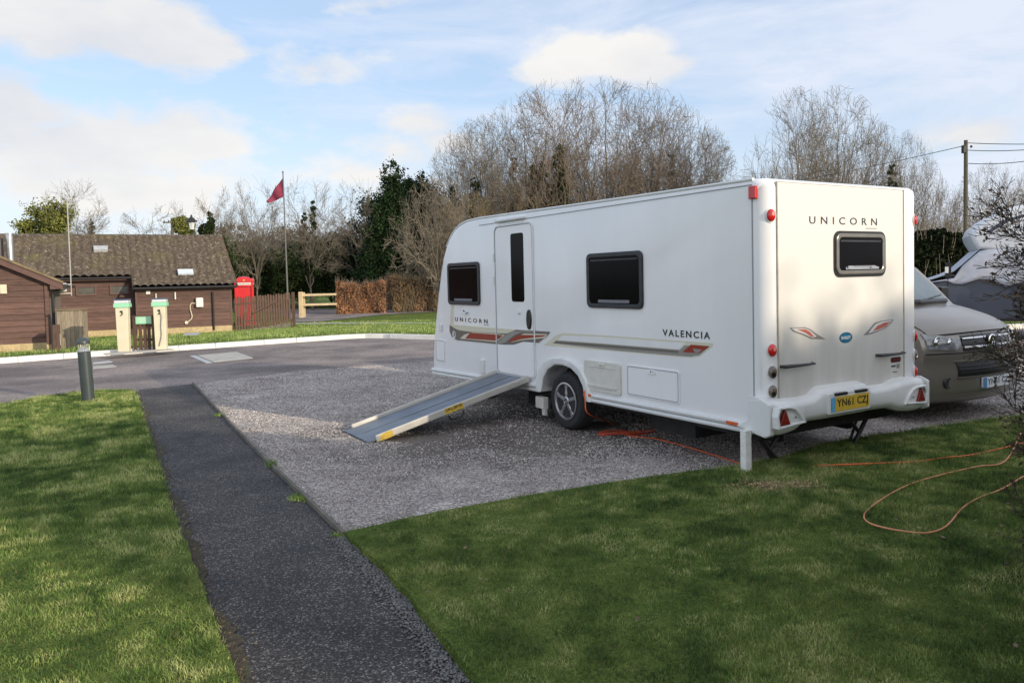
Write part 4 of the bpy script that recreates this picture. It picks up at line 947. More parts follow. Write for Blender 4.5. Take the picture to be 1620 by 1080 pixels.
for px,py,ww in ((226,556,1.5),): 
    g=G(px,py,.105); m=MB(); m.box((g[0]-.1,g[1]+.05,.10),(1.5,.40,.018),(0,0,R(38))); struct(m.build('concrete_pad',CONC),'low concrete pad under the service posts')
# drain slab and painted marks on road
def quad(name,pts,z,mat,label,cat='slab'):
    m=MB(); P_=[G(*p) for p in pts]; m.add([(x,y,-.02) for x,y in P_]+[(x,y,z) for x,y in P_],[(4,5,6,7),(0,1,5,4),(1,2,6,5),(2,3,7,6),(3,0,4,7)]); return tag(m.build(name,mat),label,cat)
quad('drain_slab',[(338,572.5),(400,566),(374,556.5),(312,562)],.004,CONC,'pale rectangular concrete drain slab set in the road by the kerb')
quad('drain_channel',[(326,574),(336,573),(309,562),(300,562.5)],.002,LEAD,'narrow grey drain channel beside the concrete slab in the road')
quad('drain_slab',[(147,583),(184,579.5),(178,576.5),(147,579)],.004,CONC,'thin pale slab strip in the road behind the bollard')
quad('drain_channel',[(147,575.5),(178,572.5),(172,570.5),(147,573)],.002,LEAD,'greyish patch strip in the road left of the concrete slab')
quad('manhole_cover',[(292,528.5),(318,527),(312,530.5),(290,531)],.0,LEAD,'grey green round cover in the sunlit grass by the shed','cover').location.z=.03

# ------------------------------------------------------------------ buildings
BROT=R(28)
def boards(m,a,b,base,fn_top,pitch=.155,fn_x=None):
    """lapped boards on a wall running in local x from a to b at local y=0 facing -y; fn_top(x)->height"""
    z=base; 
    while True:
        top=z+pitch
        # clip the board where the gable cuts it
        xs=[a,b]
        la,lb=a,b
        if fn_x: 
            r_=fn_x(min(top,1e9)); 
            if r_ is None: break
            la,lb=max(a,r_[0]),min(b,r_[1])
        elif z>=fn_top: break
        if lb-la<.05: break
        t=min(top,fn_top) if not fn_x else top
        m.add([(la,-.035,z),(lb,-.035,z),(lb,-.012,t),(la,-.012,t),(la,0,z),(lb,0,z),(lb,0,t),(la,0,t)],[(0,1,2,3),(0,4,5,1),(2,6,7,3),(0,3,7,4),(1,5,6,2)])
        z=top
def roofgrid(pts,cols,rows,amp=.085,step=.05):
    """pts: eave-left, eave-right, ridge-right, ridge-left (local 3d); returns V,F"""
    el,er,rr_,rl_=[np.array(p,float) for p in pts]
    nx=cols*6; ny=rows*2; s=np.linspace(0,1,nx+1); 
    nrm=np.cross(er-el,rl_-el); nrm/=np.linalg.norm(nrm)
    V=[]
    for j in range(rows):
        for e in (0,1):
            t=(j+e*.999)/rows
            a=el+(rl_-el)*t; b=er+(rr_-er)*t
            p=a[None]+(b-a)[None]*s[:,None]
            ph=np.abs(np.sin(s*cols*np.pi)); h=amp*ph+step*(1-e)+rng.normal(0,.004,nx+1)
            V.append(p+nrm[None]*h[:,None])
    V=np.concatenate(V); F=[]
    n1=nx+1
    for r_ in range(rows*2-1):
        i=np.arange(nx)+r_*n1; F.append(np.stack([i,i+1,i+1+n1,i+n1],1))
    return V,np.concatenate(F)
# main shed: origin at right-hand front corner of the extension; local x runs left (negative), y back
gx,gy=-12.5,34.0
main=thing('timber_building','long brown weatherboarded building with a mossy pantile roof','building',(gx,gy,-.40),BROT)
ZR=4.42; YR=4.1; SL=.54
LEN=11.5; EXTL=3.74
def zroof(y): return ZR-SL*(YR-y)
EY=-.30; MY=.56   # eave lines (ext / main)
wl=MB(); boards(wl,-EXTL,0,.25,zroof(EY)+.0,.155); 
wall=wl.build('wall',WOODB,main)
wl=MB(); boards(wl,-LEN,-EXTL,.25,zroof(.95)-.05,.155); 
for i,v in enumerate(wl.v): wl.v[i]=(v[0],v[1]+.95,v[2])
wl.build('wall',WOODB,main)
m=MB()  # gable ends + inner solid
m.add([(0,0,.0),(0,2*YR,0),(0,2*YR,zroof(0)-.05),(0,YR,ZR-.06),(0,0,zroof(0)-.05),(-EXTL,0,0),(-EXTL,0,zroof(0)-.06),(-EXTL,.95,0),(-EXTL,.95,zroof(.95)-.06)],[(0,1,2,3,4),(5,7,8,6)])
m.add([(-LEN,.95,0),(-LEN,2*YR,0),(-LEN,2*YR,zroof(0)),(-LEN,YR,ZR-.06),(-LEN,.95,zroof(.95)-.05)],[(0,1,2,3,4)])
m.add([(-LEN,2*YR,0),(0,2*YR,0),(0,2*YR,zroof(0)-.05),(-LEN,2*YR,zroof(0)-.05)],[(0,1,2,3)])
m.box((-EXTL/2,.02,.9),(EXTL-.03,.02,1.8)); m.box((-(LEN+EXTL)/2,.97,1.0),(LEN-EXTL-.03,.02,2.0))
m.build('gable_wall',BFASC,main)
m=MB(); m.box((-EXTL/2,-.02,.12),(EXTL+.04,.06,.30)); m.box((-(LEN+EXTL)/2-.03,.93,.10),(LEN-EXTL-.06,.06,.32)); m.build('plinth',BRICKP,main)
V1,F1=roofgrid([(-LEN,MY,zroof(MY)),(-EXTL-.15,MY,zroof(MY)),(-EXTL-.15,YR,ZR),(-LEN,YR,ZR)],24,15)
V2,F2=roofgrid([(-EXTL-.15,EY,zroof(EY)),(.25,EY,zroof(EY)),(.25,YR,ZR),(-EXTL-.15,YR,ZR)],14,19)
roof=npmesh('roof',np.concatenate([V1,V2]),np.concatenate([F1,F2+len(V1)]),TILE,main)
m=MB(); m.add([(-LEN,YR,ZR-.03),(.25,YR,ZR-.03),(.25,2*YR+.3,zroof(-.3)),(-LEN,2*YR+.3,zroof(-.3))],[(0,1,2,3)]); m.build('rear_roof_slope',TILE,roof)
m=MB(); m.tube([(-LEN,YR,ZR+.02),(.27,YR,ZR+.02)],.09,8); m.build('ridge_tiles',TILE,roof)
m=MB(); m.add([(-EXTL-.16,MY,zroof(MY)-.02),(-EXTL-.16,EY,zroof(EY)-.02),(-EXTL-.16,EY,zroof(EY)-.14),(-EXTL-.16,MY+.3,zroof(MY)-.14)],[(0,1,2,3)]); m.tube([(.26,EY,zroof(EY)-.03),(.26,YR,ZR-.03)],.05,6); m.build('verge_board',BFASC,roof)
m=MB(); m.tube([(-EXTL-.15,EY-.06,zroof(EY)-.05),(.25,EY-.06,zroof(EY)-.05)],.055,8); m.tube([(-LEN,MY-.06,zroof(MY)-.05),(-EXTL-.17,MY-.06,zroof(MY)-.05)],.055,8); m.build('gutter',GUTTER,main)
m=MB(); m.tube([(-.75,-.06,.1),(-.75,-.06,1.78)],.05,8); m.tube([(-EXTL-.05,.88,.1),(-EXTL-.05,.88,2.05)],.03,8); m.build('downpipe',GUTTER,main)
m=MB(); m.box((.02,.0,.98),(.07,.07,1.95)); m.build('corner_board',BFASC,main)
m=MB(); m.box((-EXTL-.02,-.0,.98),(.07,.07,1.9)); m.build('corner_board',BFASC,main)
for xx,zz in ((-4.35,1.98),(-5.6,1.96)):
    m=MB(); m.ringprism(rrect(xx-.38,zz-.22,xx+.38,zz+.22,.01),rrect(xx-.31,zz-.15,xx+.31,zz+.15,.01),lambda a,b,h:(a,.92-h,b),-.02,.05); wf=m.build('window',BFASC,main)
    m=MB(); m.box((xx,.925,zz),(.62,.02,.30)); m.build('pane',M_('dusty_pane',(.10,.095,.08),rough=.2,var=.2),wf)
m=MB(); m.box((-5.0,2.6,zroof(2.6)+.17),(.55,.40,.14),(R(28),0,0)); m.build('roof_vent',LEAD,roof)
m=MB(); m.box((-1.75,.55,zroof(.55)+.17),(.62,.38,.10),(R(28),0,0)); m.build('skylight',M_('skylight_glass',(.62,.70,.78),rough=.15),roof)
m=MB(); m.box((-1.3,-.13,1.33),(.30,.20,.42)); vb=m.build('hose_reel_box',PAINTW,main,bevel=.04)
m=MB(); m.tube(smooth_pts([(-1.42,-.08,1.28),(-1.62,-.08,1.30),(-1.68,-.08,1.1),(-1.62,-.08,.7),(-1.80,-.08,.5)]),.022,6); m.lathe([(.07,0),(.07,.03)],c=(-1.85,-.1,.48),axis='Y',n=14); m.build('pipe',CREAM,vb)
for c_,d_ in (((-3.3,-.06,1.82),(.16,.05,.14)),((-2.25,-.06,1.65),(.05,.05,.3)),((-3.0,-.06,1.62),(.04,.05,.3))):
    m=MB(); m.box(c_,d_); m.build('wall_fitting',PAINTW,main)
m=MB(); m.tube([(-11.9+.9,.8,3.1),(-11.0,.8,3.9)],.10,10); 
# left shed
bx,by=-12.4,20.5
left=thing('timber_building','small brown weatherboarded gabled building with a mossy verge at the left edge','building',(bx,by,-.05),BROT)
HW=2.0; PIT=.50; GW=5.2
wl=MB(); boards(wl,-GW,0,.28,None or 9,.155,fn_x=lambda z:(-GW+max(0,(z-HW)/PIT),-max(0,(z-HW)/PIT)) if z<HW+GW/2*PIT-.06 else None)
wl.build('wall',WOODB,left)
m=MB(); m.add([(-GW,.03,0),(0,.03,0),(0,.03,HW),(-GW/2,.03,HW+GW/2*PIT),(-GW,.03,HW)],[(0,1,2,3,4)]); m.add([(0,.03,0),(0,6.2,0),(0,6.2,HW),(0,.03,HW)],[(0,1,2,3)]); bw=m.build('brick_side_wall',BRICK,left)
m=MB(); m.box((-GW/2,-.01,.12),(GW+.05,.08,.32)); m.build('plinth',BRICKP,left)
V1,F1=roofgrid([(.32,6.9,HW-.16),(.32,-.22,HW-.16),(-GW/2,-.22,HW+GW/2*PIT),(-GW/2,6.9,HW+GW/2*PIT)][::1],22,11,.05,.03)
rf=npmesh('roof',V1,F1,TILE,left)
V1,F1=roofgrid([(-GW-.3,-.22,HW-.15),(-GW-.3,6.9,HW-.15),(-GW/2,6.9,HW+GW/2*PIT),(-GW/2,-.22,HW+GW/2*PIT)],22,11,.05,.03); npmesh('roof_slope',V1,F1,TILE,rf)
def verge(m,y,x0,z0,x1,z1,h,th):
    m.add([(x0,y,z0),(x1,y,z1),(x1,y,z1-h),(x0,y,z0-h),(x0,y-th,z0),(x1,y-th,z1),(x1,y-th,z1-h),(x0,y-th,z0-h)],[(0,1,2,3),(7,6,5,4),(0,4,5,1),(3,2,6,7),(0,3,7,4),(1,5,6,2)])
m=MB(); zt=HW+GW/2*PIT; verge(m,-.20,.34,HW-.15,-GW/2,zt+.02,.17,.04); verge(m,-.20,-GW-.34,HW-.15,-GW/2,zt+.02,.17,.04); m.box((.20,-.19,HW-.22),(.30,.06,.16)); m.build('verge_board',BFASC,rf)
m=MB(); verge(m,-.18,.36,HW-.09,-GW/2,zt+.09,.07,.10); verge(m,-.18,-GW-.36,HW-.09,-GW/2,zt+.09,.07,.10); m.build('mossy_verge',FASCIA,rf)
m=MB(); m.tube([(.38,-.15,HW-.22),(.38,6.6,HW-.22)],.055,8); m.build('gutter',GUTTER,left)
m=MB(); m.tube([(.34,.0,HW-.22),(.09,-.02,HW-.42),(.09,-.02,.1)],.038,8); m.build('downpipe',GUTTER,left)
m=MB(); m.box((-.04,-.03,1.10),(.10,.09,1.72)); m.build('corner_board',WOODB,left)
m=MB(); m.box((-1.0,-.07,HW-.27),(.15,.07,.24)); m.build('lamp_box',CREAM,left,bevel=.01)
m=MB(); x,z=-1.05,HW+1.05*PIT; m.tube([(x,2.6,z-.1),(x,2.6,z+.80)],.09,14); m.lathe([(.12,0),(.12,.03)],c=(x,2.6,z+.80),n=14); m.build('steel_flue',STEEL,left,smooth=True)
m=MB(); x,z=-1.30,HW+1.30*PIT; m.tube([(x,2.6,z-.1),(x,2.6,z+.55)],.09,14); m.build('black_flue',GUTTER,left,smooth=True)
# cupboard & boxes by left shed
g=G(107,556,.0)
t=thing('storage_cupboard','weathered grey wooden store cupboard standing in front of the brown wall','cupboard',(g[0],g[1]+.3,.0),R(14))
m=MB()
for k in range(6): m.box((-.25+.10*k,-.24,.55),(.096,.02,1.06))
m.build('door_boards',WOODG,t)
m=MB(); m.box((0,.0,.53),(.60,.44,1.02)); m.build('carcass',WOODG,t)
m=MB(); m.box((0,-.02,1.10),(.66,.54,.035)); m.build('lid',FASCIA,t)
m=MB(); m.box((0,-.02,.02),(.70,.56,.05)); m.build('base',CONC,t)
g=G(84,559,.0); t=thing('meter_box','small dark brown meter box with white labels beside the downpipe','meter box',(g[0]+.05,g[1]+.1,0),R(28))
m=MB(); m.box((0,0,.38),(.16,.35,.70)); m.build('case',WOODD,t,bevel=.01)
m=MB(); m.box((.082,-.05,.35),(.006,.09,.30)); m.build('paper_label',PAINTW,t)
# aerial mast on a bracket
x,y,z=D(113,465,22.6)
t=thing('aerial_mast','tall thin white aerial mast bracketed from the wall of the small building','aerial',(x,y,z),R(28))
m=MB(); m.tube([(0,0,-.05),(0,0,2.75)],.016,8); m.build('mast',M_('mast_grey',(.40,.40,.39)),t)
m=MB(); m.tube([(0,0,.02),(-.30,.15,.02)],.025,6); m.tube([(0,0,.28),(-.30,.15,.28)],.02,6); m.tube([(-.28,.15,.02),(-.28,.15,.30)],.02,6); m.build('bracket',PAINTW,t)
m=MB(); m.box((-.19,-.02,.20),(.15,.12,.24)); m.build('junction_box',PAINTW,t,bevel=.01)

# ------------------------------------------------------------------ picket fence, phone box, post and rail, flag
a=Vector((-12.40,34.15)); b=Vector((-10.42,36.0))
t=thing('picket_fence','dark brown vertical board fence with a gate beside the end of the long building','fence',(0,0,-.40))
N=21; dv=(b-a); ang=math.atan2(dv.y,dv.x)
for i in range(N):
    p=a+dv*((i+.5)/N); m=MB(); f_=i/(N-1); lo=.02+.22*f_; hi=1.50+.12*f_+.025*math.sin(i*1.7); w2=.047
    c_,s_=math.cos(ang),math.sin(ang)
    m.prism([(-w2,lo),(w2,lo),(w2,hi-.04),(0,hi+.015),(-w2,hi-.04)],lambda q,z,h:(p.x+q*c_+h*s_,p.y+q*s_-h*c_,z),-.012,.012)
    m.build('picket',WOODD,t)
for z0_,z1_ in ((.38,.50),(1.18,1.30)):
    m=MB(); p0=a+Vector((-s_,c_))*.04; p1=b+Vector((-s_,c_))*.04; m.tube([(p0.x,p0.y,z0_),(p1.x,p1.y,z1_)],.04,4); m.build('rail',WOODD,t)
m=MB(); m.add([(a.x,a.y+.05,-.02),(b.x,b.y+.05,-.02),(b.x,b.y+.05,.24),(a.x,a.y+.05,.03),(a.x,a.y+.1,-.02),(b.x,b.y+.1,-.02),(b.x,b.y+.1,.24),(a.x,a.y+.1,.03)],[(0,1,2,3),(7,6,5,4),(3,2,6,7),(1,5,6,2),(0,3,7,4)]); m.build('gravel_board',SLATEW,t)
m=MB(); p0=a+dv*.30; p1=a+dv*.72; m.tube([(p0.x+.02,p0.y-.04,.75),(p1.x+.02,p1.y-.04,1.22)],.04,4); m.build('gate_brace',WOODD,t)
m=MB(); m.box((b.x+.12,b.y+.05,.85),(.12,.12,1.62)); m.build('gate_post',WOODD,t)
# phone box
x,y,z=D(385,431,39.0)
t=thing('phone_box','bright red domed telephone box standing behind the brown board fence','phone box',(x,y,-.42),R(20))
Wp=.92; HT=2.5
m=MB(); m.box((0,0,.10),(Wp,Wp,.20)); 
for sx in (-1,1):
    for sy in (-1,1): m.box((sx*(Wp/2-.06),sy*(Wp/2-.06),1.12),(.12,.12,1.85))
m.box((0,0,2.10),(Wp,Wp,.26)); m.build('frame',REDP,t,bevel=.01)
for rz in range(4):
    m=MB()
    for k in range(9):
        m.box((0,-(Wp/2-.05),.30+.2*k),(Wp-.24,.025,.03))
    for xx in (-.22,.22): m.box((xx,-(Wp/2-.05),1.08),(.03,.025,1.7))
    if rz:
        o=m.build('glazing_bars',REDP,t); o.rotation_euler=(0,0,R(90)*rz)
    m=MB(); m.box((0,-(Wp/2-.075),1.1),(Wp-.22,.012,1.72)); o=m.build('glass' if rz else 'back_panel',VGLASS if rz else REDP,t); o.rotation_euler=(0,0,R(90)*rz)
    m=MB(); m.box((0,-(Wp/2+.006),2.125),(Wp*.70,.012,.12)); o=m.build('lettered_panel',PAINTW,t); o.rotation_euler=(0,0,R(90)*rz)
    text('lettering','TELEPHONE',DBLK,o,Wp*.58,.06,basis((-Wp*.29,-(Wp/2+.012),2.095),(1,0,0),(0,0,1)),bold=.01)
    # segmental pediment
    m=MB(); arcp=[(-Wp/2,2.23)]+[(-Wp/2+Wp*k/12,2.25+.15*math.sin(math.pi*k/12)**.8) for k in range(13)]+[(Wp/2,2.23)]
    m.prism(arcp,lambda a_,b_,h:(a_,-(Wp/2-.10)-h,b_),0.,.13); o=m.build('pediment',REDP,t,bevel=.008); o.rotation_euler=(0,0,R(90)*rz)
    m=MB(); m.lathe([(.05,0),(.045,.015),(.02,.02)],c=(0,0,0),axis='Y',n=12); 
    m.v=[(p_[0],-(Wp/2+.03)-p_[1],p_[2]+2.30) for p_ in m.v]; m.build('crown_emblem',YPL,o)
m=MB(); vs=[];nn=12
prof_=[(Wp/2-.06,2.30),(Wp/2-.12,2.40),(Wp/2-.22,2.47),(.05,2.50)]
for r_,h in prof_:
    for k in range(24):
        q=2*math.pi*k/24; c_,s_=math.cos(q),math.sin(q); kk=1/max(abs(c_),abs(s_))*(.75)+.25; vs.append((r_*c_*kk,r_*s_*kk,h))
m.add(vs,[(i*24+k,i*24+(k+1)%24,(i+1)*24+(k+1)%24,(i+1)*24+k) for i in range(3) for k in range(24)]+[tuple(72+k for k in range(24))]); m.build('domed_roof',REDP,t,smooth=True)
# post and rail
g=G(477,503,-.4); t=thing('post_and_rail_fence','short length of new pale post and rail fence by the lane','fence',(g[0],g[1],-.4),0)
m=MB(); m.box((0,0,.78),(.24,.2,1.56)); m.build('post',WOODN,t,bevel=.02)
m=MB(); m.box((0,.5,.77),(.2,.2,1.5)); m.build('post',WOODN,t,bevel=.02); 
for z in (.78,1.36):
    m=MB(); m.box((1.0,.2,z),(2.1,.06,.13),(0,0,R(8))); m.build('rail',WOODN,t,bevel=.01)
x,y,z=D(447,272,47.)
t=thing('flagpole','tall slim grey flagpole flying a maroon pennant flag','flagpole',(x+.05,y,-.4),0); t.rotation_euler=(0,R(-.2),0)
m=MB(); m.tube([(0,0,0),(0,0,z+.35)],[.06,.035],8); m.lathe([(.01,0),(.06,.04),(.06,.08),(.01,.12)],c=(0,0,z+.33),n=10); m.build('pole',POLEW,t)
def flag():
    # hangs from the pole and droops to the left
    x0,_,_=D(447,280,47); top=D(446,282,47)[2]+.4; bot=D(446,311,47)[2]+.4; tl=D(422,318,47)
    nu,nv=14,8; V=[]; 
    for i in range(nu+1):
        s=i/nu
        for j in range(nv+1):
            r_=j/nv
            zt=top-(top-(tl[2]+.4))*(s**1.15)*.93; zb=bot-(bot-(tl[2]+.4-.12))*(s**.8)
            z_=zt+(zb-zt)*r_
            xx=-.97*s-.10*math.sin(r_*3.1)*s; yy=.10*math.sin(s*9+r_*3)*s**.5+.1*s
            V.append((xx,yy,z_))
    F=[(i*(nv+1)+j,(i+1)*(nv+1)+j,(i+1)*(nv+1)+j+1,i*(nv+1)+j+1) for i in range(nu) for j in range(nv)]
    m=MB(); m.add(V,F); o=m.build('flag',FLAG,None,smooth='full'); o.location=(t.location.x-.04,t.location.y,-.4); sm=o.modifiers.new('solid','SOLIDIFY'); sm.thickness=.008
    tag(o,'maroon flag with a faint pale emblem drooping from the flagpole','flag')
    m=MB(); 
    for k,(s,r_) in enumerate(((.35,.5),(.5,.5))): pass
    return o
flag()
# street lantern & telegraph poles
x,y,z=D(303,350,46.)
t=thing('lantern','black Victorian style lantern seen above the tiled roof','street lamp',(x,y,-.4),0)
m=MB(); m.tube([(0,0,0),(0,0,z-.2)],.05,8); m.build('post',BLACKM,t)
b0=z+.35-.35; m=MB(); m.lathe([(.12,b0-.1),(.19,b0+.35)],n=6); m.build('glass_panes',LENS,t)
m=MB(); m.lathe([(.34,b0+.36),(.16,b0+.58),(.07,b0+.64),(.06,b0+.72),(.02,b0+.80)],n=12); m.build('hood',BLACKM,t); m=MB(); m.lathe([(.06,b0-.2),(.13,b0-.1)],n=8); m.build('cradle',BLACKM,t)
def pole(px,ytop,ybot,Y,label,arms,lean=0.,r=.15):
    x,y,z=D(px,ytop,Y); t=thing('telegraph_pole',label,'telegraph pole',(x,y,-.4),0); t.rotation_euler=(0,lean,0)
    m=MB(); m.tube([(0,0,0),(0,0,z+.4)],[r*1.2,r*.85],10); m.build('shaft',PWOOD,t)
    if arms:
        for dz in arms:
            m=MB(); m.box((0,-.15,z+.4-dz),(1.3,.1,.1)); m.build('crossarm',PWOOD,t)
            for xx in (-.55,-.2,.2,.55):
                m=MB(); m.lathe([(.04,0),(.06,.05),(.03,.12)],c=(xx,-.15,z+.45-dz),n=8); m.build('insulator',BLACKM,t)
    return t,(x,y,z)
pole(272,345,0,60,'distant telegraph pole with a short crossarm above the tiled roof',[.35],r=.12)
t,(px_,py_,pz_)=pole(1528,222,0,30,'tall weathered wooden telegraph pole beyond the caravan and motorhome',None,lean=R(0),r=.082)
m=MB(); m.box((-.10,-.05,pz_+.4-.35),(.12,.16,.30)); m.lathe([(.03,0),(.05,.05),(.02,.09)],c=(.18,-.05,pz_+.1),n=8); m.build('junction_box',BLACKM,t)
def wire(p,q,sag,label):
    p=Vector(p);q=Vector(q); n_=14; m=MB(); m.tube([p+(q-p)*k/n_-Vector((0,0,sag*4*(k/n_)*(1-k/n_))) for k in range(n_+1)],.014,4); tag(m.build('overhead_wire',WIRE),label,'wire',group='overhead wires from the telegraph pole')
P0=(px_,py_,pz_-.2)
wire(P0,D(1160,300,62),.2,'thin overhead wire running left from the telegraph pole')
wire((px_,py_,pz_-.1),D(1700,226,26),.05,'topmost thin overhead wire running right from the telegraph pole')
wire((px_,py_,pz_-.38),D(1700,229,26),.1,'middle overhead wire running right from the telegraph pole')
wire((px_+.1,py_,pz_-.9),D(1700,240,26),.15,'lowest overhead wire running right from the telegraph pole')

# ------------------------------------------------------------------ vegetation
def seg_mesh(segs):
    S=np.array(segs); p0=S[:,0:3];p1=S[:,3:6];r0=S[:,6];r1=S[:,7]; d=p1-p0; l=np.linalg.norm(d,axis=1,keepdims=True)+1e-9; d/=l
    a=np.where(np.abs(d[:,2:3])<.9,np.array([[0,0,1.]]),np.array([[1.,0,0]])); u=np.cross(d,a); u/=np.linalg.norm(u,axis=1,keepdims=True); w_=np.cross(d,u)
    V=[]
    for k in range(3):
        q=2*np.pi*k/3; o=u*np.cos(q)+w_*np.sin(q); V.append(p0+o*r0[:,None]); 
    for k in range(3):
        q=2*np.pi*k/3; o=u*np.cos(q)+w_*np.sin(q); V.append(p1+o*r1[:,None])
    V=np.stack(V,1).reshape(-1,3); i=np.arange(len(S))[:,None]*6
    F=np.concatenate([i+np.array([[0,1,4,3]]),i+np.array([[1,2,5,4]]),i+np.array([[2,0,3,5]])],0); return V,F
def bare_tree_data(seed,H,Rw,limbs=16,n2=9,n3=7,n4=6,fork=.10,low=.15,rt=.28,tw=.014,jit=.10,shape=1.,up=.07,l2=.42,l3=.15,l4=.075):
    """main limbs fork low and curve out to a domed envelope; secondaries, twigs and shoots fill its shell"""
    rd=random.Random(seed); big=[];small=[]
    C=Vector((0,0,H*low)); 
    def rv(): return Vector((rd.gauss(0,1),rd.gauss(0,1),rd.gauss(0,1)))
    def depth(p): # 1 on the envelope
        return math.sqrt((p.x/Rw)**2+(p.y/Rw)**2+((p.z-C.z)/(H-C.z))**2) if p.z>C.z else math.sqrt((p.x/Rw)**2+(p.y/Rw)**2+((p.z-C.z)/(H*.35))**2)
    def walk(p,d,Lg,r,n_,lev,store,j,upw,cap):
        pts=[p.copy()]; q=p.copy(); rr=r
        for i in range(n_):
            rad=Vector((q.x/Rw,q.y/Rw,(q.z-C.z)/H+.2)); rad.normalize()
            d=(d+rv()*j+rad*upw*.5+Vector((0,0,upw*.5))).normalized(); e=q+d*(Lg/n_)
            if depth(e)>cap: break
            r2=max(tw*.62,rr*.80); store.append((*q,*e,rr,r2)); q,rr=e,r2; pts.append(q.copy())
        return pts,d
    h0=H*fork; pts,_=walk(Vector((0,0,0)),Vector((0,0,1)),h0,rt,3,0,big,.05,0,9)
    B=pts[-1]
    for k in range(limbs):
        az=2*math.pi*k*.618+rd.uniform(-.3,.3); el=math.asin(min(1,max(-.05,((k+.5)/limbs)*shape+rd.uniform(-.08,.08)))); f=rd.uniform(.80,.97)
        E=Vector((math.cos(el)*math.cos(az)*Rw*f,math.cos(el)*math.sin(az)*Rw*f,C.z+math.sin(el)*(H-C.z)*f))
        M1=Vector((E.x*.30,E.y*.30,B.z+(E.z-B.z)*.55)); n_=11; P=[]
        st=B-Vector((0,0,rd.uniform(0,h0*.4)))
        for i in range(n_+1):
            t=i/n_; P.append(st*(1-t)**2+M1*2*t*(1-t)+E*t*t+rv()*H*.006*(0<i))
        r=rt*rd.uniform(.32,.5)
        for i in range(n_):
            r0=max(tw,r*(1-i/n_)**.8); r1=max(tw,r*(1-(i+1)/n_)**.8); big.append((*P[i],*P[i+1],r0,r1))
        for m in range(n2):
            t=.22+.76*(m+rd.random())/n2; i=min(n_-1,int(t*n_)); S=P[i].lerp(P[i+1],t*n_-i); T=(P[i+1]-P[i]).normalized()
            ax=rv(); ax=(ax-T*ax.dot(T)).normalized(); a_=rd.uniform(.55,1.15); d=T*math.cos(a_)+ax*math.sin(a_)
            p2,_=walk(S,d,H*l2*(1-.55*t)*rd.uniform(.7,1.15),max(tw*1.1,r*(1-t)*.5),7,2,small,jit,up,1.03)
            for u in range(n3):
                f2=.15+.85*(u+rd.random())/n3; j2=min(len(p2)-1,max(0,int(f2*(len(p2)-1)+.5))); 
                if len(p2)<2: continue
                S2=p2[j2]; T2=(p2[j2]-p2[j2-1]).normalized() if j2 else d
                ax=rv(); ax=(ax-T2*ax.dot(T2)).normalized(); a_=rd.uniform(.4,.9); d2=T2*math.cos(a_)+ax*math.sin(a_)
                p3,_=walk(S2,d2,H*l3*rd.uniform(.6,1.3),tw,4,3,small,jit*1.5,up,1.06)
                for v in range(n4):
                    if len(p3)<2: break
                    S3=p3[rd.randrange(0,len(p3))]; ax=rv(); d3=(T2*.6+ax*.5+Vector((0,0,.12))).normalized()
                    walk(S3,d3,H*l4*rd.uniform(.5,1.4),tw*.8,2,4,small,jit*1.5,up,1.05)
    return big,small
TP={}
def tree_proto(key,mat=TWIG,bark=BARK,**k):
    big,small=bare_tree_data(**k); 
    V,F=seg_mesh(big); o1=npmesh('trunk',V,F,bark); V,F=seg_mesh(small); o2=npmesh('crown',V,F,mat)
    zmax=np.percentile([s[5] for s in small],99.3); wid=np.percentile([abs(s[3]) for s in small],97)
    TP[key]=(o1,o2,zmax,wid)
def leafcloud(cent,rad,N,size,surf=.6,flat=1.,seed=0,cl=60,clr=.22,elong=1.):
    """N leaf quads clumped inside a set of ellipsoids"""
    r_=np.random.default_rng(seed); cent=np.array(cent,float); rad=np.array(rad,float)
    vol=np.prod(rad,1)**(2/3); pk=r_.choice(len(cent),cl*len(cent),p=vol/vol.sum())
    d=r_.normal(0,1,(len(pk),3)); d/=np.linalg.norm(d,axis=1,keepdims=True); rr=r_.uniform(0,1,len(pk))**(1/3.); rr=np.where(r_.uniform(0,1,len(pk))<surf,r_.uniform(.82,1.03,len(pk)),rr)
    C=cent[pk]+d*rr[:,None]*rad[pk]; cr=clr*np.mean(rad[pk],1)*r_.uniform(.5,1.3,len(pk))
    j=r_.integers(0,len(pk),N); P_=C[j]+r_.normal(0,.55,(N,3))*cr[j][:,None]*np.array([1,1,flat])
    a=r_.normal(0,1,(N,3)); a/=np.linalg.norm(a,axis=1,keepdims=True); b=r_.normal(0,1,(N,3)); b-=a*np.sum(a*b,1)[:,None]; b/=np.linalg.norm(b,axis=1,keepdims=True)
    s=size*r_.uniform(.6,1.4,N); a*=s[:,None]*elong; b*=s[:,None]*.6
    V=np.stack([P_-a,P_-b,P_+a,P_+b],1).reshape(-1,3); F=np.arange(N)[:,None]*4+np.arange(4)[None]; return V,F
tree_proto('dome',seed=3,H=15,Rw=7.5,limbs=19,n2=9,n3=7,n4=5,rt=.36)
tree_proto('dome2',mat=TWIGR,seed=11,H=15,Rw=7.,limbs=17,n2=9,n3=7,n4=5,rt=.34)
tree_proto('rowan',seed=61,H=14,Rw=6.,limbs=15,n2=9,n3=7,n4=5,low=.2,rt=.34)
tree_proto('bushy',mat=TWIGO,seed=45,H=6.5,Rw=5.,limbs=15,n2=9,n3=6,n4=4,fork=.15,low=.3,rt=.2,tw=.011,jit=.18,up=.04,l2=.34,l3=.18,l4=.09)
tree_proto('tall',seed=21,H=12,Rw=3.2,limbs=9,n2=8,n3=5,n4=4,fork=.25,low=.35,rt=.18,tw=.012,l2=.22,l3=.10)
tree_proto('slim',seed=33,H=11,Rw=2.2,limbs=6,n2=7,n3=5,n4=4,fork=.3,low=.4,rt=.14,tw=.012,l2=.18,l3=.09)
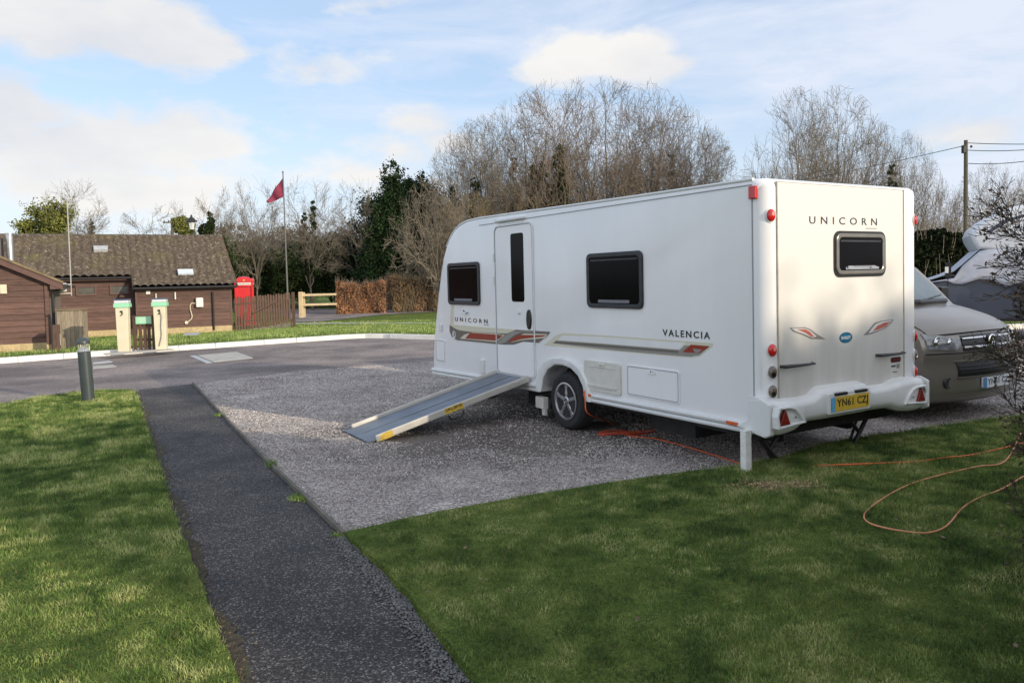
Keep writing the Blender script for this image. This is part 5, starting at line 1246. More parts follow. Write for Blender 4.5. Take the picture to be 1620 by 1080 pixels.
tree_proto('wide',mat=TWIG,seed=44,H=6.5,Rw=5.,limbs=15,n2=8,n3=5,n4=3,fork=.22,low=.33,rt=.26,tw=.014,jit=.2,up=.02,l2=.36,l3=.2,l4=.1)
tree_proto('scrub',mat=TWIGO,seed=52,H=5,Rw=3.5,limbs=14,n2=7,n3=6,n4=5,fork=.03,low=.1,rt=.08,tw=.009)
used=set()
GRP='bare winter trees beyond the site'
def tree(key,px,ytop,Y,label,rz=0.,hw=None,zb=-.4,sx=1.,group=GRP,name='bare_tree'):
    o1,o2,zm,wd=TP[key]; x,y,z=D(px,ytop,Y); h=z-zb; s=h/zm
    t=thing(name,label,'tree',(x,y,zb),rz,group); 
    k=(hw*Y/1210.)/(wd*s) if hw else sx
    t.scale=(s*k,s*k,s)
    for o in (o1,o2):
        if key in used: c=o.copy(); COL.objects.link(c)
        else: c=o
        c.parent=t
    used.add(key); return t
def ivy_on(t,px,y0,y1,Y,wpx,seed=1,n=2600):
    """ivy column wrapped round the trunk: world measured, parented to the tree"""
    a=Vector(D(px,y0,Y)); b=Vector(D(px,y1,Y)); k=6; c=[];r_=[]
    for i in range(k):
        f=i/(k-1); p=a.lerp(b,f); w_=wpx*Y/1210./2*(.55+.6*f); c.append((p.x+random.uniform(-.3,.3)*w_,p.y,p.z)); r_.append((w_,w_,(a.z-b.z)/k*.8))
    V,F=leafcloud(c,r_,int(n*1.8),.085,.6,seed=seed,cl=12,clr=.35); inv=(Matrix.Translation(t.location)@Matrix.Rotation(t.rotation_euler[2],4,'Z')@Matrix.Diagonal((*t.scale,1))).inverted()
    M=np.array(inv); V=V@M[:3,:3].T+M[:3,3]; npmesh('ivy',V,F,IVY,t)
# main clump behind the caravan
T=[('rowan',738,212,61,78,2.2,'lowest bare tree at the far left end of the big clump'),
('dome',778,192,60,105,0.3,'rounded bare tree second from the left end of the big clump'),
('rowan',835,164,63,105,1.9,'bare tree third from the left in the big clump, just left of the ivied trunks'),
('dome2',890,150,58,120,2.6,'bare tree with thick ivied trunks in the middle of the big clump'),
('dome',955,143,64,130,4.0,'tallest bare tree at the top of the big clump behind the caravan'),
('dome2',1020,158,60,115,.9,'reddish brown twiggy bare tree right of the tallest one'),
('rowan',1075,184,62,95,3.1,'bare tree near the right shoulder of the big clump'),
('dome',1120,212,60,62,5.2,'rightmost lower bare tree of the big clump behind the caravan'),
('dome2',1210,285,70,60,1.2,'low bare tree filling the gap right of the big clump'),
('dome',1262,155,52,95,2.2,'large bare tree rising over the rear of the caravan, left of a pair'),
('rowan',1325,155,54,85,.4,'large bare tree rising over the rear of the caravan, right of a pair'),
('dome',1385,205,58,60,3.6,'thin bare tree behind the right end of the caravan roof'),
('rowan',1440,220,50,52,5.0,'bare tree with an ivied stem over the caravan rear corner'),
('dome2',1490,300,60,45,1.0,'small brown bare tree left of the telegraph pole'),
('rowan',1560,268,62,60,2.7,'bare tree right of the telegraph pole'),
('tall',1608,262,58,30,.2,'slim bare tree at the right edge above the motorhome'),
('tall',110,292,62,45,0.,'bare tree over the left end of the tiled roof'),
('slim',150,342,66,40,2.,'small bare tree right of the aerial mast'),
('slim',235,328,70,38,1.,'small faint bare tree over the middle of the tiled roof'),
('slim',285,322,72,22,2.4,'thin bare tree beside the distant telegraph pole'),
('slim',338,300,64,28,0.5,'thin bare tree above the right end of the tiled roof'),
('tall',365,318,60,30,2.8,'bare tree just behind the phone box'),
('tall',400,292,58,34,4.1,'bare tree left of the flagpole'),
('slim',428,300,66,28,5.3,'slender bare tree directly behind the flag'),
('tall',488,288,58,40,1.5,'bare tree with ivied stems right of the flagpole'),
('slim',525,315,70,30,.7,'faint bare tree between the flagpole and the conifer'),
('tall',566,292,60,36,3.3,'bare tree immediately left of the dark conifer'),
('slim',595,300,64,25,1.1,'slender bare tree touching the dark conifer'),
]
TR={}
for i,(k,px,yt,Y,hw,rz,lb) in enumerate(T): TR[i]=tree(k,px,yt,Y,lb,rz,hw*(1.25 if px<600 else 1.))
ivy_on(TR[3],850,262,345,58,40,1,5200); ivy_on(TR[3],885,240,345,57.5,34,2,4200); ivy_on(TR[1],752,285,345,59,18,3,1600); ivy_on(TR[2],815,260,345,62,18,5,1600); ivy_on(TR[1],715,300,350,59,14,6,1300)
ivy_on(TR[5],1008,285,345,60,16,8,1500); ivy_on(TR[12],1411,262,345,50,15,4,1600); ivy_on(TR[24],480,345,425,58,14,7,1500); ivy_on(TR[24],495,330,425,58,11,9,1200); ivy_on(TR[17],146,350,380,66,9,10,600)
ivy_on(TR[20],333,335,372,64,11,12,900); ivy_on(TR[6],1062,250,330,62,12,13,900)
tree('wide',690,288,50,'wide spreading bare fruit tree at the front left corner of the caravan',.6,75,name='bare_tree')
tree('bushy',745,310,54,'bushy olive coloured bare tree behind the front of the caravan roof',2.4,60)
for i,(px,yt,hw,lb) in enumerate(((800,318,60,'yellowish scrub rising over the caravan roof, left'),(850,322,55,'yellowish scrub rising over the caravan roof, right'),(1480,330,40,'brown scrub left of the telegraph pole'),(1560,335,45,'brown scrub right of the telegraph pole'),(1600,320,30,'brown scrub at the right edge behind the motorhome'),(1190,300,50,'brown scrub between the two tree groups'),(1100,300,60,'brown scrub under the right shoulder of the big clump'),(960,300,70,'brown scrub under the middle of the big clump'),(1400,300,60,'brown scrub behind the caravan rear corner'),
 (380,370,45,'scrubby thicket behind the phone box'),(430,360,45,'scrubby thicket behind the flagpole'),(520,355,50,'scrubby thicket right of the flagpole'),(570,350,40,'scrubby thicket left of the conifer'),(335,375,30,'scrubby thicket behind the end of the tiled roof'),(470,372,42,'low scrubby thicket below the ivied tree'))):
    tree('scrub',px,yt,(74 if px<600 else 55) if px<900 else 57,lb,i*1.3,hw,group='scrubby winter thickets',name='scrub_bush')
# leafy things
def shrub(name,label,cat,mat,blobs,N,size,Y,group=None,trunk=True,**k):
    """blobs: (px,py,rx_px,ry_px[,dY])"""
    bx_=[D(b_[0],b_[1],Y+(b_[4] if len(b_)>4 else 0)) for b_ in blobs]; cx=np.mean([b_[0] for b_ in bx_]); 
    t=thing(name,label,cat,(cx,Y,-.4),0,group); sc=Y/1210.
    c=[(b_[0]-cx,b_[1]-Y,b_[2]+.4) for b_ in bx_]; r_=[(b_[2]*sc,max(b_[2],b_[3])*sc*.8,b_[3]*sc) for b_ in blobs]
    V,F=leafcloud(c,r_,N,size,**k); npmesh('foliage',V,F,mat,t)
    if trunk:
        m=MB(); top=max(c_[2] for c_ in c); m.tube([(0,0,0),(.05,0,top*.5),(0,0,top)],[.12,.08,.03],6)
        for k_,c_ in enumerate(c): m.tube([(0,0,top*.25),((c_[0])*.6,c_[1]*.6,(top*.25+c_[2])*.5),c_],[.07,.05,.02],5)
        m.build('trunk',BARK,t)
    return t
def conifer(px,ytop,ybase,hw,Y,label,mat,seed,N=16000,size=.10,name='conifer',group=None,cat='tree'):
    x,y,z=D(px,ytop,Y); sc=Y/1210.; H=z+.4; t=thing(name,label,cat,(x,y,-.4),0,group); rd=np.random.default_rng(seed)
    c=[(0,0,H*.35),(0,0,H*.6)];r_=[(hw*sc*.5,hw*sc*.5,H*.3),(hw*sc*.34,hw*sc*.34,H*.28)]; nl=13
    for i in range(nl):
        f=i/(nl-1); R0=hw*sc*(1-f*.93)**.8*(1+.18*math.sin(i*2.3)); zz=H*(.05+.86*f)
        nb=max(2,int(7*(1-f))+1)
        for k in range(nb):
            q=2*math.pi*k/nb+i*1.1+rd.uniform(-.3,.3); rr=R0*rd.uniform(.55,1.0); c.append((rr*math.cos(q)*.72,rr*math.sin(q)*.72,zz+rd.uniform(-.25,.25)-.05*rr)); r_.append((max(.42,R0*.42),max(.42,R0*.42),H*.085))
    V,F=leafcloud(c,r_,N,size,.45,seed=seed,cl=30,clr=.5); npmesh('foliage',V,F,mat,t)
    m=MB(); m.tube([(0,0,0),(0,0,H*.96)],[.2,.03],8); m.build('trunk',BARK,t); return t
conifer(618,256,440,60,60,'tall dark evergreen conifer left of the spreading fruit tree',EVER,1,60000,.10)
conifer(668,270,440,56,63,'second dark conifer partly hidden behind the spreading fruit tree',EVER,2,52000,.10)
conifer(598,325,440,50,59,'lower dark evergreen at the left foot of the conifers',EVER,5,30000,.10)
for i,(px,py,rx,ry,Y,lb) in enumerate([(375,415,32,34,50,'dark evergreen shrub behind the phone box'),(425,425,42,34,54,'dark evergreen shrub behind the flagpole base'),(475,415,42,42,55,'dark evergreen shrub below the ivied tree'),(530,420,45,40,56,'dark evergreen shrub left of the brown hedge top'),(585,410,46,44,54,'dark evergreen shrub above the left part of the brown hedge'),(640,385,58,62,56,'very dark evergreen mass above the brown hedge'),(690,395,50,60,57,'very dark evergreen mass beside the caravan front'),(735,380,50,60,58,'dark evergreen mass hidden behind the front of the caravan')]):
    shrub('evergreen_shrub',lb,'shrub',SHRUB if i<4 else EVER,[(px,py+(10 if i<3 else 0),rx,ry),(px-rx*.5,py+16,rx*.6,ry*.7),(px+rx*.5,py+14,rx*.6,ry*.75),(px,445,rx*1.1,16)],26000,.085,Y+9,'evergreen shrubs behind the hedge',seed=20+i,cl=60,clr=.25,surf=.55)
shrub('broad_evergreen','broad dark evergreen mass between and below the two pointed conifers','tree',EVER,[(640,335,38,45),(675,345,40,48),(600,365,40,50),(650,395,60,45),(700,370,35,45),(630,300,22,30)],42000,.10,64,seed=77,clr=.35,cl=50)
# rhododendron like band filling the dark foot of the trees
for i,(px,lb) in enumerate(((360,'brown undergrowth behind the end of the building'),(450,'brown undergrowth behind the picket fence'),(545,'brown undergrowth behind the left of the beech hedge'),(640,'dark undergrowth behind the beech hedge'))):
    shrub('undergrowth',lb,'shrub',SCRUB if i<3 else SHRUB,[(px,400,60,32),(px-30,425,50,26),(px+35,420,50,30),(px+10,380,40,24)],22000,.075,70,'undergrowth beneath the far trees',seed=60+i,cl=60,clr=.25)
shrub('yellow_green_conifer','yellow green bushy conifer over the left of the tiled roof','tree',YEW,[(62,352,28,22),(85,345,26,20),(40,362,16,12),(100,362,22,14),(90,332,12,12)],9000,.08,52,seed=31,clr=.5,cl=16)
shrub('yellow_green_shrub','small yellowish shrub beside the lantern above the roof','shrub',YEW,[(291,358,14,14),(280,350,7,8),(298,366,10,9)],5000,.07,50,seed=32,clr=.3)
shrub('ivied_stump','dark ivy clump above the roof right of the lantern','shrub',IVY,[(324,364,10,9),(333,355,5,12)],3000,.08,58,seed=33)
shrub('conifer_tip','dark green shrub by the right end of the tiled roof','shrub',SHRUB,[(345,400,14,30),(352,420,18,25)],5000,.07,44,seed=34)
# beech hedges
def hedge(name,label,mat,corners,h,zb,N,size,Nt=1500,twm=TWIG,seed=0,depth=1.2,wob=.16,gap=0.,hv=1.):
    """box-like clipped hedge along a polyline"""
    rd=np.random.default_rng(seed); P2=np.array(corners,float); seg=np.hypot(*(P2[1:]-P2[:-1]).T); cs=np.concatenate([[0],np.cumsum(seg)])
    t=thing(name,label,'hedge',(P2[0][0],P2[0][1],zb),0)
    def pos(n_,surface):
        s=rd.uniform(0,cs[-1],n_); i=np.clip(np.searchsorted(cs,s)-1,0,len(seg)-1); f=(s-cs[i])/seg[i]; p=P2[i]+(P2[i+1]-P2[i])*f[:,None]
        d=(P2[i+1]-P2[i])/seg[i][:,None]; nn=np.stack([-d[:,1],d[:,0]],1)
        a=rd.uniform(-1,1,n_); b_=rd.uniform(0,1,n_); face=rd.uniform(0,1,n_)
        if surface:
            a=np.where(face<.4,-1+rd.uniform(0,.2,n_),np.where(face<.65,1-rd.uniform(0,.2,n_),a)); b_=np.where((face>=.65)&(face<.92),1-rd.uniform(0,.12,n_),b_)
        bulge=1+wob*np.sin(s*1.9+seed)*.6+wob*np.sin(s*4.7+b_*5)*.5; rnd=np.where(b_>.85,1-.35*(b_-.85)/.15,1.)
        zz=b_*h*(1+hv*(.05*np.sin(s*2.3+1)+.03*np.sin(s*7.1)))+rd.exponential(.12,n_)*(h>5); q=p+nn*(a*depth/2*bulge*rnd)[:,None]
        return np.stack([q[:,0]-P2[0][0],q[:,1]-P2[0][1],zz],1),s
    P_,s=pos(N,True)
    if gap: 
        k=(np.sin(s*2.9+seed)+P_[:,2]/h*1.6+rd.normal(0,.5,N))>gap; P_=P_[k]
    n_=len(P_); a=rd.normal(0,1,(n_,3)); a/=np.linalg.norm(a,axis=1,keepdims=True); b_=rd.normal(0,1,(n_,3)); b_-=a*np.sum(a*b_,1)[:,None]; b_/=np.linalg.norm(b_,axis=1,keepdims=True); s_=size*rd.uniform(.6,1.4,n_); a*=s_[:,None]; b_*=s_[:,None]*.6
    V=np.stack([P_-a,P_-b_,P_+a,P_+b_],1).reshape(-1,3); npmesh('leaves',V,np.arange(n_)[:,None]*4+np.arange(4)[None],mat,t)
    Q,_=pos(Nt,False); e=Q+np.stack([rd.normal(0,.12,Nt),rd.normal(0,.12,Nt),rd.uniform(.2,.45,Nt)],1); Q[:,2]=np.maximum(0,Q[:,2]-.4)
    S=np.concatenate([Q,e,np.full((Nt,1),size*.16),np.full((Nt,1),size*.08)],1); V,F=seg_mesh(S); npmesh('stems',V,F,twm,t)
    return t
def gg(px,py,z=-.4): return G(px,py,z)
hedge('beech_hedge','coppery brown clipped beech hedge beyond the far lawn, the fuller left block',BEECH,[(-11.4,49.8),(-8.3,50.3)],2.0,-.4,17000,.07,1500,TWIGR,1,1.5,wob=.3)
hedge('beech_hedge','paler sparse beech hedge nearest the front of the caravan',BEECHP,[(-7.9,50.8),(-6.6,51.0),(-3.4,51.2)],2.2,-.4,12000,.07,5200,TWIGO,2,1.3,gap=.3)
hedge('beech_hedge','long brown hedge top running behind the two nearer hedge blocks',BEECHP,[(-9,55.),(-2,56)],2.3,-.4,12000,.08,3500,TWIGR,3,1.3)
hedge('dark_hedge','tall dark clipped hedge behind the silver van',DHEDGE,[(9.,24.),(17,27.)],2.75,0.,34000,.075,1500,TWIG,4,1.5,wob=.06)
# clipped hedge continuing right of the frame: shades the foreground
hedge('dark_hedge','tall clipped hedge to the right of the lawn beyond the bare bush',DHEDGE,[(4.3,.0),(4.4,3.4),(5.9,4.7),(8.6,7.0),(11,9.2)],1.45,.05,90000,.022,4000,BTWIG,5,1.1,wob=.12)
SX=lambda t,q:(t*.8+q*.6,-t*.6+q*.8)
hedge('conifer_hedge','very tall dense conifer hedge far to the right of the pitch, longer lower run',EVER,[SX(24,4.6),SX(24,13.)],8.15,-.1,100000,.12,2500,TWIG,8,2.0,wob=.05,hv=.05)
hedge('conifer_hedge','very tall dense conifer hedge far to the right of the pitch, shorter higher end',EVER,[SX(24,2.15),SX(24,4.7)],9.2,-.1,50000,.12,900,TWIG,9,2.0,wob=.05,hv=.15)
# near twiggy bush at the right edge
def near_bush(bx_,by_,seed,label,nst=70,R_=1.):
    rd=np.random.default_rng(seed); t=thing('bare_bush',label,'bush',(bx_,by_,.05),0)
    segs=[];tips=[]
    def g2(p,d,Lg,r,lev):
        n_=4 if lev<2 else 3; q=np.array(p); dd=np.array(d)
        for i in range(n_):
            dd=dd+rd.normal(0,.13,3)+np.array([0,0,.05]); dd/=np.linalg.norm(dd); e=q+dd*Lg/n_; r2=r*.8; segs.append((*q,*e,r,r2)); q=e; r=r2
            if lev<3 and (i>0 or lev>0):
                for _ in range(rd.integers(2,4) if lev<2 else rd.integers(1,3)):
                    ax=rd.normal(0,1,3); ax-=dd*ax.dot(dd); ax/=np.linalg.norm(ax); s=rd.uniform(.35,.85); nd=dd*math.cos(s)+ax*math.sin(s)
                    g2(q,nd,Lg*rd.uniform(.5,.8)*(.8 if lev==0 else .72),r*.6,lev+1)
        tips.append(q)
    for k in range(nst):
        q=rd.uniform(0,2*math.pi); rr=rd.uniform(.0,.28)*R_; hgt=rd.uniform(.04,1.0)**.85*1.72; q2=q+rd.normal(0,.5); el=rd.uniform(-.1,.9)+.25*(hgt>1.4)
        g2((rr*math.cos(q),rr*math.sin(q),hgt),(math.cos(q2)*math.cos(el),math.sin(q2)*math.cos(el),math.sin(el)),rd.uniform(.28,.50)*R_,.0058,0)
    for k in range(12):
        q=rd.uniform(0,2*math.pi); segs.append((.08*math.cos(q),.08*math.sin(q),0,.26*math.cos(q),.26*math.sin(q),1.75,.018,.008))
    S=np.array(segs); 
    zc=S[:,5]<2.08; S=S[zc]
    S[:,6:]=np.maximum(S[:,6:],.0016)
    V,F=seg_mesh(S); npmesh('twigs',V,F,BTWIG,t)
    Tp=np.array(tips); Tp=Tp[Tp[:,2]<2.05]; k=rd.uniform(0,1,len(Tp))<.35+.6*(Tp[:,0]>0); Tp=Tp[k]; N=len(Tp)
    a=rd.normal(0,1,(N,3)); a/=np.linalg.norm(a,axis=1,keepdims=True); b_=rd.normal(0,1,(N,3)); b_-=a*np.sum(a*b_,1)[:,None]; b_/=np.linalg.norm(b_,axis=1,keepdims=True); s=.013*rd.uniform(.5,1.4,N); a*=s[:,None]; b_*=s[:,None]*.5
    V=np.stack([Tp-a,Tp-b_,Tp+a,Tp+b_],1).reshape(-1,3); npmesh('leaves',V,np.arange(N)[:,None]*4+np.arange(4)[None],BLEAF,t)
    print('bush segs',len(S))
near_bush(3.08,3.62,5,'dark twiggy bare bush at the right edge of the lawn, in front',70,.92)
near_bush(2.60,2.75,13,'dark twiggy bush low in the bottom right corner of the lawn',55,.85)

# ------------------------------------------------------------------ silver van
def cvt(v,u): return (CP[0]+v*math.cos(CROT)-u*math.sin(CROT),CP[1]+v*math.sin(CROT)+u*math.cos(CROT))
vx,vy=cvt(4.0,.22)
van=thing('van','silver beige panel van parked nose out beside the caravan','van',(vx,vy,0),CROT)
HWv=.92
def vloft(prof,hw,es,half=None,name='body',mat=VAN,parent=van,bul=.22,pw=2.2,crown=.03,tumble=True,y_lim=1.3):
    """profile (y,z,r) swept across x with plan curvature at the nose"""
    m=MB(); n=len(prof); st=[]
    for s in np.linspace(-1,1,17): st.append(s)
    vs=[]
    for s in st:
        for (y,z,r) in prof:
            wz=hw*(1 if z<1.05 else 1-.17*((z-1.05)/.95)**1.1) if tumble else hw
            e=(1-abs(s))*hw; k=inset(e,r)
            f=max(0,1-y/y_lim); yy=y+bul*f*abs(s)**pw; zz=z-(crown*s*s if z>.9 else 0)-(k if z>1.7 else 0)
            vs.append((s*wz,yy,zz))
    fs=[(a*n+i,a*n+(i+1)%n,(a+1)*n+(i+1)%n,(a+1)*n+i) for a in range(len(st)-1) for i in range(n)]
    fs+=[tuple(range(n)),tuple((len(st)-1)*n+i for i in range(n))]
    m.add(vs,fs); return m.build(name,mat,parent,smooth=True)
vp=[(.10,.22,0),(.02,.26,0),(-.01,.34,0),(.0,.44,0),(.0,.56,0),(.03,.66,0),(.02,.70,0),(.04,.80,0),(.07,.92,0),(.14,1.0,0),(.35,1.10,0),(.60,1.17,0),(.80,1.215,0),(.86,1.23,0),(1.1,1.46,0),(1.35,1.68,0),(1.55,1.82,0),(1.75,1.90,.1),(2.2,1.94,.1),(3.2,1.95,.1),(4.5,1.93,.1),(4.75,1.85,.1),(4.86,1.5,0),(4.90,1.0,0),(4.88,.4,0),(4.8,.28,0),(3.0,.26,0),(1.5,.26,0)]
vb=vloft(vp,HWv,[])
def vsurf(s,y,z,off): # point on nose surface
    wz=HWv*(1 if z<1.05 else 1-.17*((z-1.05)/.95)**1.1); f=max(0,1-y/1.3)
    return (s*wz,y+.22*f*abs(s)**2.2-off,z-(.03*s*s if z>.9 else 0))
def yz(z): # nose profile y at height
    P_=[(p[1],p[0]) for p in vp[2:14]]
    for i in range(len(P_)-1):
        if P_[i][0]<=z<=P_[i+1][0]: f=(z-P_[i][0])/(P_[i+1][0]-P_[i][0]+1e-9); return P_[i][1]+f*(P_[i+1][1]-P_[i][1])
    return 0.
def vpatch(name,mat,s0,s1,z0,z1,off,parent=vb,ns=10,nz=3,shape=None,th=.03):
    m=MB(); vs=[]
    for lay in (off,-th):
        for i in range(ns+1):
            for j in range(nz+1):
                s=s0+(s1-s0)*i/ns; z=z0+(z1-z0)*j/nz
                if shape: s,z=shape(i/ns,j/nz)
                vs.append(vsurf(s,yz(z),z,lay))
    k=nz+1; M0=(ns+1)*k
    fs=[(i*k+j,i*k+j+1,(i+1)*k+j+1,(i+1)*k+j) for i in range(ns) for j in range(nz)]
    b_=[i*k for i in range(ns+1)]+[ns*k+j for j in range(1,k)]+[i*k+nz for i in range(ns-1,-1,-1)]+[j for j in range(nz-1,0,-1)]
    fs+=[(b_[i],b_[(i+1)%len(b_)],b_[(i+1)%len(b_)]+M0,b_[i]+M0) for i in range(len(b_))]
    m.add(vs,fs); return m.build(name,mat,parent,smooth=True)
vpatch('grille',BLACKP,-.50,.50,.765,.935,.008)
for z in (.80,.895): vpatch('grille_bar',CHROME,-.50,.50,z,z+.018,.022,nz=1)
for k in range(3): vpatch('grille_bar',BLACKP,-.50,.50,.78+.05*k,.79+.05*k,.014,nz=1)
vpatch('lower_grille',BLACKP,-.62,.62,.50,.645,.010)
for z in (.535,.575,.61): vpatch('lower_grille_bar',WINFR,-.60,.60,z,z+.010,.018,nz=1)
for z in (.655,.49): vpatch('grille_trim',VAN,-.64,.64,z,z+.012,.022,nz=1)
bn_=vpatch('bonnet',VAN,-.90,.90,.962,1.205,.016,nz=8,ns=16,th=.0); bn_.location=(0,0,.004)
vpatch('bonnet_gap',BLACKP,-.93,.93,.948,.962,.006,nz=1,ns=16)
vpatch('bumper_line',BLACKP,-.97,.97,.742,.754,.005,nz=1,ns=16); vpatch('bumper_line',BLACKP,-.97,.97,.335,.342,.004,nz=1)
for sg in (-1,1):
    sh=lambda a,b_,sg=sg:(sg*(.53+.42*a),(.775+.02*a)+(.17+.02*a)*b_*(1-.25*(1-a)**2) if a>.12 else .80+.10*b_)
    hl=vpatch('headlight',HLENS,0,0,0,0,.014,shape=sh,nz=4)
    for s_,z_,r_ in ((.66,.86,.05),(.82,.865,.062)):
        p_=Vector(vsurf(sg*s_,yz(z_),z_,.016)); m=MB(); m.lathe([(r_,.012),(r_*.92,.004),(r_*.6,.010),(r_*.45,.0),(r_*.1,.004)],c=p_,axis='Y',n=18); m.build('lens_ring',CHROME,hl,smooth=True)
    p_=Vector(vsurf(sg*.75,yz(.44),.44,.008)); m=MB(); m.lathe([(.06,.02),(.055,-.004),(.03,.004)],c=p_,axis='Y',n=18); m.build('fog_lamp',WINFR,vb,smooth=True)
    # mirrors
    m=MB(); m.box((sg*1.02,1.15,1.30),(.16,.10,.22)); m.tube([(sg*.86,1.15,1.22),(sg*.97,1.15,1.24)],.025,6); m.build('wing_mirror',BLACKP,vb,bevel=.03)
p_=Vector(vsurf(0,yz(.85),.85,.03))
m=MB(); vs=[]
for k in range(28): q=2*math.pi*k/28; vs+= [(p_.x+.078*math.cos(q),p_.y,p_.z+.078*math.sin(q)),(p_.x+.066*math.cos(q),p_.y-.008,p_.z+.066*math.sin(q))]
m.add(vs,[(2*k,2*k+1,(2*k+3)%56,(2*k+2)%56) for k in range(28)])
def stroke(m,a,b,w_=.011):
    a=Vector(a);b=Vector(b); m.tube([(p_.x+a.x,p_.y-.006,p_.z+a.y),(p_.x+b.x,p_.y-.006,p_.z+b.y)],w_/2,5)
for a,b_ in (((-.027,.062),(0,.008)),((.027,.062),(0,.008)),((-.052,.040),(-.022,-.055)),((-.022,-.055),(0,-.005)),((0,-.005),(.022,-.055)),((.022,-.055),(.052,.040))): stroke(m,a,b_)
em=m.build('emblem',CHROME,vb); m=MB(); m.lathe([(.068,0),(.068,.02)],c=(p_.x,p_.y+.0,p_.z),axis='Y',n=24); m.build('emblem_disc',BLACKP,em)
m=MB(); fnV=lambda a,b_,h:(a,-.02-h,b_); m.prism(rrect(-.26,.365,.26,.475,.008),fnV,-.02,.014); np_=m.build('number_plate',WPL,van)
m=MB(); m.prism(rrect(-.26,.365,-.215,.475,.004),fnV,0,.0155); m.build('plate_blue_band',M_('plate_blue2',(.05,.28,.6),rough=.4),np_)
text('lettering','YN61 CZJ',DBLK,np_,.44,.078,basis((-.20,-.034,.381),(1,0,0),(0,0,1)),bold=.012,sp=1.05)
# windscreen
m=MB(); vs=[];ns=10
for lay in (.008,-.02):
    for i in range(ns+1):
        for j in range(5):
            s=-.87+1.74*i/ns; y=(.90,1.1,1.35,1.46,1.54)[j]; z=(1.268,1.46,1.68,1.757,1.813)[j]
            wz=HWv*(1-.17*((z-1.05)/.95)**1.1); g_=max(0,1-y/1.3); vs.append((s*wz,y+.22*g_*abs(s)**2.2-lay*1.1,z-.03*s*s+lay*1.1))
fs=[(i*5+j,i*5+j+1,(i+1)*5+j+1,(i+1)*5+j) for i in range(ns) for j in range(4)]
m.add(vs,fs); m.build('windscreen',VGLASS,van,smooth=True)
m=MB(); m.tube([(-.72,.93,1.25),(0,.84,1.262),(.72,.93,1.25)],.03,6); m.tube([(-.5,.86,1.28),(.1,.95,1.32)],.010,5); m.tube([(.15,.86,1.28),(.72,.99,1.32)],.010,5); m.build('wiper',BLACKP,van)
for sg in (-1,1):
    m=MB(); m.prism([(1.25,1.22),(1.75,1.80),(2.15,1.80),(2.15,1.22)],lambda a,b_,h:(sg*(HWv*(1-.17*((b_-1.05)/.95)**1.1)+h),a,b_),-.01,.006); m.prism([(2.25,1.22),(2.25,1.80),(4.5,1.80),(4.6,1.22)],lambda a,b_,h:(sg*(HWv*(1-.17*((b_-1.05)/.95)**1.1)+h),a,b_),-.01,.006); m.build('side_window',VGLASS,vb)
    m=MB(); m.box((sg*(HWv+.002),1.2+.0,.75),(.006,.008,.9)); m.box((sg*(HWv+.002),2.2,.75),(.006,.008,.9)); m.build('door_seam',BLACKP,vb)
    for yy in (.95,3.95):
        m=MB(); m.prism([(yy+.40*math.cos(q),.33+.40*math.sin(q)) for q in np.linspace(0,math.pi,14)],lambda a,b_,h:(sg*(HWv-.05+h),a,b_),0,.058); m.build('wheel_arch',BLACKP,vb)
        wheel(van,(sg*(HWv+.015),yy,.33),.33,.22,sg,name='wheel')

# ------------------------------------------------------------------ motorhome with silver cab cover
mx_,my_,_=D(1600,400,17.6)
MR=R(-26)
mh=thing('motorhome','white coachbuilt motorhome with a navy cab behind the silver van','motorhome',(10.38,17.3,.08),MR)
def xloft(name,mat,prof,y0,y1,r,parent=mh,smooth=True,taper=None):
    """profile (x,z) lofted across y with rounded edges"""
    m=MB(); n=len(prof); area=sum(prof[i][0]*prof[(i+1)%n][1]-prof[(i+1)%n][0]*prof[i][1] for i in range(n)); sg=1 if area>0 else -1; nor=[]
    for i in range(n):
        a=Vector(prof[i-1][:2]); b_=Vector(prof[(i+1)%n][:2]); t_=(b_-a).normalized(); nor.append(Vector((t_.y,-t_.x))*sg)
    vs=[]; W_=y1-y0; es=[r*f for f in (0,.04,.12,.3,.6,1.)]; st=[(e,e) for e in es]+[(W_-e,e) for e in es[::-1]]
    for yy,e in st:
        for p_,nn in zip(prof,nor): k=inset(e,r); vs.append((p_[0]-nn.x*k,y0+yy,p_[1]-nn.y*k))
    fs=[(a*n+i,a*n+(i+1)%n,(a+1)*n+(i+1)%n,(a+1)*n+i) for a in range(len(st)-1) for i in range(n)]+[tuple(range(n)),tuple((len(st)-1)*n+i for i in range(n))]
    m.add(vs,fs); return m.build(name,mat,parent,smooth=smooth)
# local: nose towards -x, camera side is -y. overcab nose at x=.0
oc=[(.04,2.16),(.0,2.30),(.06,2.46),(.28,2.66),(.62,2.84),(1.05,2.95),(7.0,3.0),(7.05,2.0),(7.05,.45),(2.0,.45),(2.0,1.98),(1.2,1.92),(.5,1.92),(.15,1.97)]
xloft('body',MHW,oc,0.,2.2,.10)
m=MB(); fnM=lambda a,b_,h:(a,-h,b_)
m.prism([(.30,2.36),(.62,2.60),(1.1,2.74),(3.,2.80),(3.,2.76),(1.15,2.69),(.72,2.56),(.42,2.36)],fnM,0,.004); m.build('overcab_stripe',MHN,mh)
m=MB(); m.prism([(.42,2.34),(.74,2.53),(1.2,2.65),(3.,2.71),(3.,2.69),(1.2,2.62),(.80,2.50),(.52,2.34)],fnM,0,.004); m.build('overcab_stripe',DSIL,mh)
cab=[(-.95,.35),(-1.0,.55),(-.97,.95),(-.80,1.12),(-.25,1.30),(.10,1.42),(.62,1.92),(2.0,1.96),(2.0,.35)]
cab=[(x_-.38 if x_<1.9 else x_,z_) for x_,z_ in cab]; xloft('cab',MHN,cab,.08,2.12,.12)
